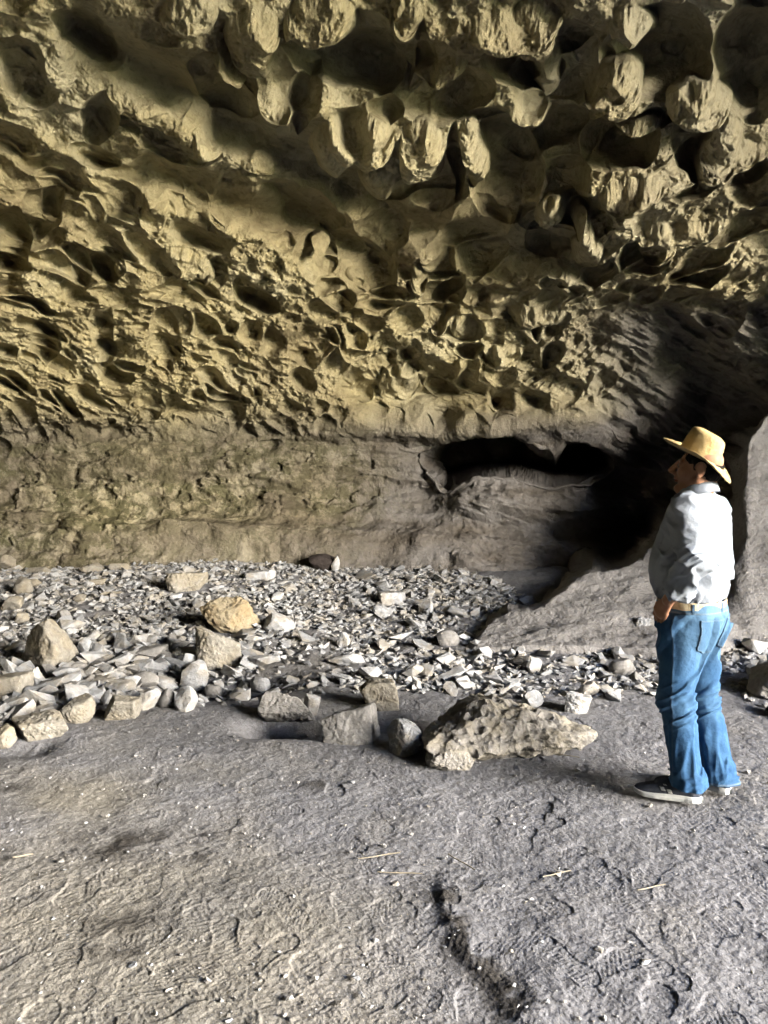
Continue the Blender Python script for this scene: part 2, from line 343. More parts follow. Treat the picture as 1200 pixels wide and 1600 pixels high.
# hollows (x, y, rx, ry, tilt in degrees, metres deep) and knobs (negative) read off the picture; the hollows are carved mostly along the sight line
FEAT = [
 (30,110,34,52,-35,.30),(150,190,26,40,15,.25),(130,60,55,30,35,.2),(55,150,25,30,0,.2),
 (560,85,105,55,10,.55),(350,140,60,40,35,.28),(640,95,40,70,0,.35),(700,150,70,38,-10,.4),(820,105,62,34,10,.38),(885,60,36,30,0,.3),
 (1030,80,85,75,-10,.55),(1175,90,50,95,0,.45),(790,265,62,75,0,.6),(870,215,60,48,20,.45),(960,225,62,42,-10,.5),(1085,225,34,48,0,.3),(1175,285,45,42,20,.3),
 (705,250,12,60,0,.2),(880,280,40,50,20,.4),(900,330,55,20,-10,.3),(860,375,38,24,0,.3),(540,420,75,45,25,.4),(470,330,70,30,20,.25),
 (170,415,28,26,0,.26),(62,330,30,40,20,.3),(20,380,25,50,0,.28),(85,290,35,20,30,.2),(140,250,40,16,20,.2),(230,215,50,14,20,.2),(285,240,55,14,15,.2),
 (130,430,14,28,0,.2),(385,455,16,22,0,.25),(345,430,14,22,0,.22),(70,530,22,36,10,.3),(165,525,18,44,0,.32),(260,520,22,40,0,.3),(480,530,30,22,10,.2),
 (560,500,30,20,20,.2),(640,560,14,26,0,.22),(600,575,18,18,0,.2),(350,640,22,26,0,.2),(310,650,34,18,10,.18),(20,600,24,12,0,.2),(40,640,22,20,0,.2),
 (700,460,14,30,30,.22),(745,470,20,16,0,.22),(775,520,16,20,0,.2),(990,450,22,14,0,.25),(930,340,28,26,0,.2),(1130,495,40,22,0,.3),(1060,440,20,14,0,.2),
 (480,150,20,50,20,.25),(600,170,30,20,0,.25),(590,245,14,22,0,.15),(640,300,60,14,-8,.15),(760,180,60,10,5,.2),(1000,190,60,14,-10,.22),(1090,290,40,14,-20,.2),
 (305,20,42,28,0,-.25),(400,65,34,52,0,-.32),(500,30,48,34,0,-.28),(430,165,26,20,40,-.2),(360,115,30,16,40,-.18),(515,230,26,34,0,-.28),(575,215,42,32,-10,-.28),(590,275,34,22,10,-.2),
 (640,30,20,40,0,-.15),(660,235,26,44,0,-.3),(740,240,24,50,0,-.28),(690,110,40,16,-20,-.22),(790,40,50,18,0,-.28),(845,40,34,38,0,-.25),(860,100,22,40,0,-.18),(985,30,34,26,0,-.28),(960,130,34,45,30,-.25),
 (1090,155,48,34,0,-.32),(990,195,34,12,-10,-.2),(830,175,28,18,-10,-.2),(985,305,44,20,-15,-.32),(860,330,24,14,-30,-.28),(910,350,14,26,-20,-.26),(915,385,24,22,0,-.26),(1120,240,30,50,20,-.25),(1160,240,36,18,0,-.2),
 (650,435,12,22,-10,-.3),(680,410,26,14,30,-.2),(905,420,44,26,0,-.16),(1090,370,80,16,-6,-.15),(1030,380,26,28,0,-.22),(510,380,16,14,0,-.25),(240,170,70,26,15,-.2),(330,225,26,22,30,-.22),(400,255,40,12,10,-.18),(90,110,20,36,0,-.15),
 (240,330,20,40,0,-.15),(300,420,40,18,20,-.2),(370,330,70,36,20,-.15),(690,500,18,20,0,-.25),(730,520,18,16,0,-.25),(840,490,40,14,0,-.22),(785,550,24,16,0,-.2),(620,600,26,22,0,-.2),(560,540,24,20,0,-.18),
]
def build_cave():
    az = np.concatenate([np.linspace(-180, -31, 150)[:-1], np.linspace(-31, 31, 1250), np.linspace(31, 180, 150)[1:]])
    el = np.concatenate([np.linspace(-20, -15, 10)[:-1], np.linspace(-15, 38, 1230), np.linspace(38, 88, 150)[1:]])
    A, E = np.meshgrid(np.radians(az), np.radians(el))
    # the photo pixel each direction would meet (clamped outside the picture)
    Ac = np.clip(A, R(-40), R(36)); Ec = np.clip(E, R(-16), R(38))
    X = np.sin(Ac) * np.cos(Ec); Y = np.cos(Ac) * np.cos(Ec); Zz = np.sin(Ec)
    PX, PY = proj(X * 10, Y * 10, Zz * 10 + CAMZ)
    w1 = 14 * vnoise(PX / 70, PY / 70, PX * 0, 71) + 6 * vnoise(PX / 25, PY / 25, PX * 0, 73); w2 = 12 * vnoise(PX / 60, PY / 60, PX * 0, 72) + 6 * vnoise(PX / 22, PY / 22, PX * 0, 74)
    D = base_depth(PX + w1, PY + w2)
    # dark cavity in the back wall
    hs = in_poly(PX + w1 * .35, PY + w2 * .35, HOLE)
    D = D + 2.6 * sstep(0, 14, hs)
    # slope and wall that come forward on the right
    edge = [(700, 1010), (790, 950), (850, 925), (940, 878), (1030, 835), (1090, 805), (1125, 775), (1155, 715), (1190, 630), (1240, 550), (1330, 500), (1500, 420)]
    s = poly_side(PX + w1 * 1.2, PY + w2 * 1.4, edge)
    s = np.where(PX < 700, -50, s)
    slp = .0125 - .0085 * sstep(1080, 1170, PX)
    ry = 6.80 - (PX - 900) * .0009 - (np.minimum(PY, 1012) - 965) * slp
    ry = np.clip(ry, 5.4, 9.2)
    ry = ry + .05 * fbm(PX / 120, PY / 90, PX * 0, 81, 2)
    m = sstep(-16, 26, s)
    D = np.where(ry < D, D * (1 - m) + ry * m, D)
    rho = D / np.maximum(np.cos(Ac), .2) / 1.0
    # convert forward depth -> point on ray; along the vertical keep horizontal distance
    # camera-forward depth and world y differ by the pitch only
    dirx = np.sin(Ac) * np.cos(Ec); diry = np.cos(Ac) * np.cos(Ec); dirz = np.sin(Ec)
    t = D / (diry * math.cos(PITCH) - dirz * math.sin(PITCH))
    hr = t * np.cos(Ec); 
    # outside the picture: the hall closes round the camera at the left and behind and arches overhead
    over = CAMZ + 3.2 + .5 * np.cos(A * 2)
    outw = np.clip((np.abs(A) - R(33)) / R(40), 0, 1)
    side = 8.5 - 1.5 * np.cos(A)
    hr = hr * (1 - outw) + np.minimum(side, over * 0 + 3.6 / np.maximum(np.tan(np.maximum(E, .01)), .05)) * outw
    upw = sstep(R(34), R(40), E)
    hr = np.where(E > R(34), hr * (1 - upw) + 3.7 / np.tan(np.maximum(E, R(20))) * upw, hr)
    X = hr * np.sin(A); Y = hr * np.cos(A); Z = CAMZ + hr * np.tan(E)
    # blur the base a little for its normal
    P = np.stack([X, Y, Z], -1).astype(F32)
    def norm_of(P):
        du = np.gradient(P, axis=1); dv = np.gradient(P, axis=0)
        n = np.cross(dv, du); n /= np.linalg.norm(n, axis=-1, keepdims=True) + 1e-9
        return n
    Pb = P.copy()
    for _ in range(24):
        Pb[1:-1] = (Pb[:-2] + Pb[1:-1] * 2 + Pb[2:]) / 4
        Pb[:, 1:-1] = (Pb[:, :-2] + Pb[:, 1:-1] * 2 + Pb[:, 2:]) / 4
    n = norm_of(Pb)
    inward = -np.sum(n * (P - np.array([0, 0, CAMZ], F32)), -1)
    n *= np.sign(inward)[..., None]
    x = P[..., 0]; y = P[..., 1]; z = P[..., 2]
    # ---- masks in the rock
    tafoni = sstep(712, 667, PY + .055 * PX + 22 * vnoise(PX / 90, PY / 60, PX * 0, 90) + 12 * vnoise(PX / 30, PY / 30, PX * 0, 91))      # honeycombed upper part
    rgt = sstep(900, 1010, PX) * sstep(455, 500, PY)                                           # scoured recess at the right
    smoothstrip = np.exp(-(capsule2(PX, PY, 120, 50, 600, 330)[0] / 32) ** 2) + np.exp(-(capsule2(PX, PY, 230, 270, 600, 400)[0] / 30) ** 2) + np.exp(-(capsule2(PX, PY, 640, 360, 900, 400)[0] / 28) ** 2) + .8*np.exp(-(capsule2(PX, PY, 560, 610, 830, 640)[0] / 30) ** 2)
    smoothstrip = np.clip(smoothstrip, 0, 1)
    amt = tafoni * (1 - .75 * rgt) * (1 - .5 * smoothstrip)
    ramp_m = m * (ry < 20)
    amt = amt * (1 - ramp_m)
    # domain warp
    wx = .17 * fbm(x * 1.3, y * 1.3, z * 1.3, 101, 2); wy = .17 * fbm(x * 1.3, y * 1.3, z * 1.3, 111, 2); wz = .12 * fbm(x * 1.3, y * 1.3, z * 1.3, 121, 2)
    wx += .025 * vnoise(x * 7, y * 7, z * 7, 104); wz += .025 * vnoise(x * 7, y * 7, z * 7, 124)
    qx, qy, qz = x + wx, y + wy, z + wz
    low = sstep(330, 520, PY)                                 # pits get smaller and flatter down the wall
    # warp coordinates along strata that dip to the right
    zs = qz + .12 * qx
    # large pits
    def scoop(f1, r): return np.clip(1 - (f1 / r) ** 2, 0, 1) ** .62
    # cells shrink from the roof overhead to the foot of the wall; coordinates follow azimuth and elevation
    tb = np.linspace(-700, 1100, 1801); szt = np.interp(tb, [-700, -100, 200, 400, 520, 640, 1100], [330, 190, 120, 72, 52, 40, 40]); vt = np.concatenate([[0], np.cumsum(1 / szt)[:-1]])
    PYw = PY + 16 * vnoise(PX / 160, PY / 120, PX * 0, 75) + 9 * vnoise(PX / 45, PY / 40, PX * 0, 76); PXw = PX + 20 * vnoise(PX / 150, PY / 130, PX * 0, 77) + 9 * vnoise(PX / 42, PY / 38, PX * 0, 78)
    Pyz = np.degrees(-E) * 21.0 + 730; PYe = np.where(np.abs(A) < R(33), PYw, Pyz); PXe = np.where(np.abs(A) < R(33), PXw, np.degrees(A) * 21 + 600)
    sz = np.interp(PYe, tb, szt); vv = np.interp(PYe, tb, vt); uu = (PXe - 600) / sz; vv = vv - .06 * uu; zz_ = np.zeros_like(uu)
    fl = 1 + .12 * sstep(400, 600, PY)
    f0, g0_, c0 = worley(uu / 1.05, vv * fl, zz_, 1, .95); s0 = scoop(f0, .56) * sstep(0, .16, g0_ - f0)
    f1, g1, c1 = worley(uu * 1.9, vv * 2.1 * fl, zz_, 2, .95); s1 = scoop(f1, .55) * sstep(0, .16, g1 - f1)
    f2_, g2, c2 = worley(uu * 4.1, vv * 4.6 * fl, zz_, 3, .95); s2 = scoop(f2_, .52) * sstep(0, .16, g2 - f2_)
    pw = sz / FPX * np.clip(D, 3.5, 11)                       # metres per cell
    und = fbm(x * .9, y * .9, z * 1.6, 5, 3)
    kn = fbm(x * 4.0, y * 4.0, z * 4.0, 7, 2)
    top_ = sstep(380, 260, PY)
    h = .10 * und * tafoni * (1 - .6 * rgt)
    h += amt * pw * (-(.25 + .85 * c0) * s0 * (1 - .45 * top_) + .14 * kn * (1 - s0))
    h += amt * pw * (-(.5 * np.maximum(0, c1 - .15)) * s1 * (1 - .7 * s0) * (1 - .3 * top_))
    h += amt * pw * (-(.20 * np.maximum(0, c2 - .4)) * s2 * (1 - .8 * s0) * (1 - .7 * s1))
    fb, gb, cb = worley(uu * 2.6 + 7, vv * 2.7, zz_, 6, .95); sb = scoop(fb, .5) * sstep(0, .16, gb - fb)
    h += amt * pw * .34 * np.maximum(0, cb - .35) * sb * sstep(300, 420, PY) * (1 - .5 * s0)
    h -= .55 * smoothstrip * tafoni
    # hand-read hollows and knobs
    hf = np.zeros_like(x); Q1 = PX + w1 * .8; Q2 = PY + w2 * .8
    for (cx, cy, rx, ryy, tilt, dep) in FEAT:
        c, s_ = math.cos(R(tilt)), math.sin(R(tilt))
        bx = max(rx, ryy) * 1.7
        sel = (np.abs(PX - cx) < bx + 20) & (np.abs(PY - cy) < bx + 20)
        ii = np.nonzero(sel)
        u = ((Q1[ii] - cx) * c + (Q2[ii] - cy) * s_) / rx; v = (-(Q1[ii] - cx) * s_ + (Q2[ii] - cy) * c) / ryy
        rr2 = np.sqrt(u * u + v * v)
        if dep > 0:
            f = -dep * np.clip(1 - (rr2 / 1.12) ** 2, 0, 1) ** .6
            hf[ii] = np.minimum(hf[ii], f) + .25 * np.where(hf[ii] < 0, f, 0) * .3
        else:
            f = -dep * np.sqrt(np.clip(1 - (rr2 / 1.15) ** 2, 0, 1))
            gg = np.sqrt(np.clip(1 - (rr2 / 1.15) ** 2, 0, 1)); hf[ii] = hf[ii] * (1 - gg) + f
    rough_on = sstep(-.22, -.02, h + hf)
    h += hf * np.where(hf < 0, 1.6, .9) * (.5 + .5 * (1 - low))
    # crumbly skin on what stands proud, smooth skin in the hollows
    r1 = fbm(x * 9, y * 9, z * 9, 131, 4, .55); r2 = np.abs(fbm(x * 22, y * 22, z * 22, 141, 3, .55))
    pb1, pb2, pb3 = worley(x * 16, y * 16, z * 16, 145)
    h += tafoni * (1 - ramp_m) * .035 * fbm(x * 3.2, y * 3.2, z * 3.2, 147, 2)
    h += (amt * rough_on + .34 * (1 - .8 * ramp_m)) * (.036 * r1 - .018 * r2) + amt * rough_on * .022 * np.clip(1 - (pb1 / .45) ** 2, 0, 1) * np.maximum(0, pb3 - .4)
    # lower wall: layered, undercut beds, flaking
    lowwall = (1 - tafoni) * (1 - ramp_m)
    st = z + .05 * x + .05 * fbm(x * 1.2, y * 1.2, z * 1.2, 151, 3)
    ly = vnoise(x * .9, y * .9, st * 9, 161) * .6 + vnoise(x * 2.5, y * 2.5, st * 22, 162) * .4
    flake = sstep(-.1, .15, fbm(x * 2.6, y * 2.6, st * 6.5, 171, 4))
    mossy = np.exp(-((PY - 750) / 55) ** 2) * sstep(900, 500, PX) + .7 * np.exp(-((PY - 840) / 35) ** 2) * sstep(330, 120, PX)
    h += lowwall * (1 - led) * .16 * vnoise(x * .35, y * .35, st * 3.3, 163) * sstep(880, 830, PY) if False else 0
    h += lowwall * (.06 * ly * (.25 + mossy) + .16 * vnoise(x * .4, y * .4, st * 3.2, 163) * sstep(900, 820, PY) + .07 * flake * mossy + .05 * fbm(x * 1.6, y * 1.6, z * 2.4, 181, 3) + .012 * r1 * (.3 + mossy))
    # flowing gullies on the ledge at the right of the back wall, dipping to the lower right
    led = sstep(640, 760, PX) * sstep(735, 790, PY) * sstep(960, 900, PY) * (1 - ramp_m)
    fl = fbm((PX + PY * .9) / 90, (PY - PX * .35) / 26, PX * 0, 191, 4)
    h += led * (.11 * fl)
    led2 = sstep(640, 680, PX) * sstep(733, 745, PY) * sstep(800, 770, PY) * (1 - ramp_m)
    h += led2 * (.035 * fbm(PX / 26, PY / 70, PX * 0, 195, 3))
    # scoured recess and its dipping beds
    db = fbm((PX * .9 + PY * .5) / 120, (PY * .9 - PX * .5) / 26, PX * 0, 201, 4)
    h += rgt * (1 - ramp_m) * (.20 * db) + sstep(560, 700, PX) * sstep(480, 560, PY) * tafoni * (1 - rgt) * .10 * db
    # forward slope: lumpy, with slanting scars
    sc = fbm((PX * .75 - PY * .66) / 24, (PX * .66 + PY * .75) / 90, PX * 0, 211, 4)
    crk = np.abs(fbm((PX + PY) / 85, (PY - PX) / 60, PX * 0, 221, 3))
    h += ramp_m * (.004 * sc + .04 * fbm(x * 2.2, y * 2.2, z * 2.2, 231, 3) + .006 * r1 )
    h *= sstep(R(80), R(60), np.abs(E)) 
    # outside the picture everything gets ordinary pitted relief
    vdir = np.array([0, 0, CAMZ], F32) - P; vdir /= np.linalg.norm(vdir, axis=-1, keepdims=True) + 1e-9
    kq = (.86 * tafoni * (1 - ramp_m))[..., None].astype(F32)
    dirn = n * (1 - kq) + vdir * kq; dirn /= np.linalg.norm(dirn, axis=-1, keepdims=True)
    hp = np.maximum(hf, 0) * .9
    down = np.array([-.10, -.25, -1], F32) / 1.03
    V3 = P + dirn * (h - hp)[..., None] + (down * .75 + vdir * .35) * hp[..., None]
    # mouth of the cave: open to the right of and behind the camera, under a rock lip
    az0, az1 = R(74), R(122)
    lipel = R(32) + R(4) * np.sin(A * 3.1) + R(3) * np.sin(A * 11)
    t_ = np.clip((A - az0) / (az1 - az0), 0, 1); inn = (A > az0) & (A < az1)
    lip = np.where(inn, np.minimum(lipel, R(90)) * np.clip(np.minimum(t_, 1 - t_) * 14, 0, 1) - R(20) * (1 - np.clip(np.minimum(t_, 1 - t_) * 14, 0, 1)), R(-90))
    keep = E >= lip
    nr, na = A.shape
    i = np.arange(nr - 1)[:, None] * na + np.arange(na - 1)[None]
    kk = keep[:-1, :-1] & keep[1:, 1:] & keep[:-1, 1:] & keep[1:, :-1]
    Fq = np.stack([i, i + na, i + na + 1, i + 1], -1)[kk].reshape(-1, 4)
    me = mesh_from('cave_rock', V3.reshape(-1, 3), Fq)
    # the hill of rock over the cave: an outer surface two metres and more beyond the inner one, meeting it at the lip
    st_ = (slice(None, None, 12), slice(None, None, 12))
    Ao, Eo, Po, lo_ = A[st_], E[st_], P[st_], lip[st_]
    offo = 3.0 * sstep(R(0), R(14), Eo - np.maximum(lo_, -9)); offo = np.where(lo_ > R(-60), offo, 3.0)
    sidef = np.minimum(sstep(0, R(14), np.abs(Ao - az0)) + ((Ao > az0) & (Ao < az1)), 1); sidef = np.minimum(sidef, np.minimum(sstep(0, R(14), np.abs(Ao - az1)) + ((Ao > az0) & (Ao < az1)), 1))
    offo = offo * sidef + .05
    vo_ = Po - np.array([0, 0, CAMZ], F32); vo_ /= np.linalg.norm(vo_, axis=-1, keepdims=True)
    Po = Po + vo_ * (offo * (1 + .25 * fbm(Po[..., 0] * .5, Po[..., 1] * .5, Po[..., 2] * .5, 260, 3)))[..., None]
    ko = Eo >= lo_; no, mo = Ao.shape; io = np.arange(no - 1)[:, None] * mo + np.arange(mo - 1)[None]
    kko = ko[:-1, :-1] & ko[1:, 1:] & ko[:-1, 1:] & ko[1:, :-1]
    Fo = np.stack([io, io + 1, io + mo + 1, io + mo], -1)[kko].reshape(-1, 4)
    ctop = len(Po.reshape(-1, 3)); ring = (no - 1) * mo + np.arange(mo - 1)
    Vo = np.concatenate([Po.reshape(-1, 3), [[0, 0, float(Po[-1, :, 2].mean())]]])
    Fo = np.concatenate([Fo, np.stack([ring, ring + 1, np.full(mo - 1, ctop), np.full(mo - 1, ctop)], -1)])
    Fo3 = np.concatenate([Fo[:, [0, 1, 2]], Fo[:, [0, 2, 3]]]); Fo3 = Fo3[(Fo3[:, 0] != Fo3[:, 1]) & (Fo3[:, 1] != Fo3[:, 2]) & (Fo3[:, 0] != Fo3[:, 2])]
    oo = obj('rock_hill', mesh_from('rock_hill', Vo, Fo3), M_ROCK); tag(oo, 'mass of limestone over the cave', None, None, 'structure')
    # tint: r grey stone, g algae, b shade painted into the cavity, the recess and the lower wall
    rgrey = sstep(480, 760, PX) * sstep(640, 820, PY) + ramp_m + sstep(630, 680, PY) * (.40 + .2 * sstep(400, 650, PX)) + sstep(800, 860, PY) * .2 + .55*rgt + .28 * sstep(350, 1100, PX) + .25 * sstep(750, 1150, PX) * sstep(480, 250, PY)
    rgrey = np.clip(rgrey + .45 * smoothstrip * sstep(350, 200, PY)*0 + .2 * fbm(x, y, z, 241, 2), 0, 1)
    alg = np.clip(1.2 * np.exp(-((PY - 755 + .08 * (600 - PX)*0) / 55) ** 2) * sstep(680, 420, PX) + sstep(800, 830, PY) * sstep(270, 120, PX) + sstep(640, 700, PY) * .5 * sstep(700, 500, PX), 0, 1) * .8
    shade_m = np.clip(sstep(8, 26, hs) * .6 + .12 * rgt * (1 - ramp_m) + sstep(600, 680, PY) * (1 - ramp_m) * (.48 + .3 * fbm(x * 1.5, y * 1.5, z * 6, 251, 3)) * 1.0, 0, 1)
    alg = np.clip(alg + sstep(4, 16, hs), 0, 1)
    cc = np.stack([rgrey, alg, shade_m, np.ones_like(x)], -1).astype(F32)
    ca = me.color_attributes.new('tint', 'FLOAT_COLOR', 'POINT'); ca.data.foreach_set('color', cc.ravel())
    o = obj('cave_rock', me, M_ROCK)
    tag(o, 'honeycombed yellow limestone ceiling and back wall of the cave', None, None, 'structure')
build_cave()

# ------------------------------------------------------------------ land outside the mouth
def build_land():
    m, t, b = nodemat('bounce_slope')
    P = N(t, 'ShaderNodeNewGeometry').outputs['Position']
    n1 = N(t, 'ShaderNodeTexNoise', Scale=.3, Detail=8.0, Roughness=.65); t.links.new(P, n1.inputs['Vector'])
    c = ramp(t, n1.outputs[0], [(.35, (.70, .65, .56)), (.6, (.80, .75, .66)), (.78, (.55, .53, .42))]); 
    sx = N(t, 'ShaderNodeSeparateXYZ'); t.links.new(P, sx.inputs[0])
    add = N(t, 'ShaderNodeMath', operation='MULTIPLY_ADD'); t.links.new(n1.outputs[0], add.inputs[0]); add.inputs[1].default_value = 5; t.links.new(sx.outputs[2], add.inputs[2])
    mr = N(t, 'ShaderNodeMapRange'); t.links.new(add.outputs[0], mr.inputs[0]); mr.inputs[1].default_value = 4.0; mr.inputs[2].default_value = 6.5
    cc = mixc(t, mr.outputs[0], (.03, .032, .018), c.outputs[0]); t.links.new(cc, b.inputs['Base Color'])  # low ground kept dark to cut bounce onto the ceiling from below
    g = np.concatenate([-np.geomspace(600, 4, 110), np.linspace(-3.5, 3.5, 12), np.geomspace(4, 600, 110)]).astype(F32)
    X, Y = np.meshgrid(g, g)
    d = X * math.sin(R(114)) + Y * math.cos(R(114))           # distance out through the mouth
    z = -.8 - 8 * sstep(9, 20, d) + 31 * sstep(20, 50, d) + 15 * sstep(60, 200, d) + 1.5 * fbm(X * .08, Y * .08, X * 0, 301, 4) * sstep(18, 30, np.abs(d)+0*X)
    V = np.stack([X, Y, z], -1).reshape(-1, 3); n = len(g)
    i = np.arange(n - 1)[:, None] * n + np.arange(n - 1)[None]
    Fq = np.stack([i, i + 1, i + n + 1, i + n], -1).reshape(-1, 4)
    o = obj('bounce_hill', mesh_from('bounce_hill', V, Fq), m); tag(o, 'unseen sunlit slope added to bounce light into the cave mouth', None, None, 'structure')  # out of view, added as a reflector for the sun
build_land()

# ------------------------------------------------------------------ stones
def ico_dirs(sub):
    bm = bmesh.new(); bmesh.ops.create_icosphere(bm, subdivisions=sub, radius=1.0)
    V = np.array([v.co[:] for v in bm.verts], F32); Fa = np.array([[v.index for v in f.verts] for f in bm.faces], np.int32); bm.free()
    V /= np.linalg.norm(V, axis=1, keepdims=True)
    return V, Fa
ICO = {k: ico_dirs(k) for k in (2, 3, 4, 6, 7)}
def rock_verts(seed, dims, sub=3, cuts=11, rough=.03, soft=22.0, pits=0.0, freq=2.2, boxy=0.0):
    r_ = np.random.default_rng(seed); Vd, Fa = ICO[sub]
    nn = r_.normal(size=(cuts, 3)); nn /= np.linalg.norm(nn, axis=1, keepdims=True)
    if boxy > 0:
        ax = np.array([[1,0,0],[-1,0,0],[0,1,0],[0,-1,0],[0,0,1],[0,0,-1]], float) + r_.normal(size=(6, 3)) * .18
        ax /= np.linalg.norm(ax, axis=1, keepdims=True); nn = np.concatenate([ax, nn[:int(cuts * (1 - boxy))]])
    dd = r_.uniform(.62, 1.0, size=len(nn))
    if boxy > 0: dd[:6] = r_.uniform(.66, .8, 6)
    c = Vd @ nn.T.astype(F32)
    c = np.maximum(c, 1e-3) / dd
    inv = (np.sum(c ** soft, axis=1)) ** (1 / soft)                  # soft minimum over the planes
    rad = 1 / np.maximum(inv, .75)
    o = seed * 3.7
    V = Vd * rad[:, None]
    lo, hi = V.min(0), V.max(0)
    dm = np.array(dims, F32)
    V = (V - (lo + hi) / 2) / (hi - lo) * dm
    if sub > 2:
        L = float(dm.mean()); q = V / L * freq * 1.6; n_ = Vd / dm; n_ /= np.linalg.norm(n_, axis=1, keepdims=True)
        d = .42 * rough * L * (.55 * fbm(q[:, 0] + o, q[:, 1], q[:, 2], 400, 4) + .28 * fbm(q[:, 0] * 5 + o, q[:, 1] * 5, q[:, 2] * 5, 410, 3))
        if pits > 0:
            f1, f2, cc = worley(q[:, 0] * 2.4 + o, q[:, 1] * 2.4, q[:, 2] * 2.4, 420); d = d - pits * L * .6 * np.clip(1 - (f1 / .5) ** 2, 0, 1) ** .7 * cc
            f1, f2, cc = worley(q[:, 0] * 6 + o, q[:, 1] * 6, q[:, 2] * 6, 421); d = d - pits * L * .25 * np.clip(1 - (f1 / .5) ** 2, 0, 1) ** .7 * cc
        V = V + n_ * d[:, None].astype(F32)
    return V, Fa
def floor_at(px, py):                                   # where the sight line through a photo pixel meets the cave floor
    dx, dy, dz = ray(px, py); t = 3.0
    for _ in range(60):
        t += (CAMZ + dz * t - g0(dx * t, dy * t)) / max(.12, -dz) * .7
    return dx * t, dy * t
def g0(x, y): return float(G0(np.array([x], F32), np.array([y], F32))[0])
def hull_stone(seed, npt=11):
    r_ = np.random.default_rng(seed); p = r_.normal(size=(npt, 3)); p /= np.linalg.norm(p, axis=1, keepdims=True); p *= r_.uniform(.75, 1, size=(npt, 1))
    bm = bmesh.new(); [bm.verts.new(q) for q in p]; g = bmesh.ops.convex_hull(bm, input=bm.verts[:])
    bmesh.ops.delete(bm, geom=[v for v in bm.verts if not v.link_faces], context='VERTS'); bmesh.ops.recalc_face_normals(bm, faces=bm.faces[:])
    bmesh.ops.dissolve_limit(bm, angle_limit=R(14), verts=bm.verts[:], edges=bm.edges[:])
    bmesh.ops.bevel(bm, geom=bm.edges[:], offset=.035, segments=1, affect='EDGES'); bmesh.ops.triangulate(bm, faces=bm.faces[:])
    V = np.array([v.co[:] for v in bm.verts], F32); Fa = np.array([[v.index for v in f.verts] for f in bm.faces], np.int32); bm.free()
    lo, hi = V.min(0), V.max(0); return (V - (lo + hi) / 2) / (hi - lo), Fa
STONES_G = 'separate stones of the rubble and its edge'
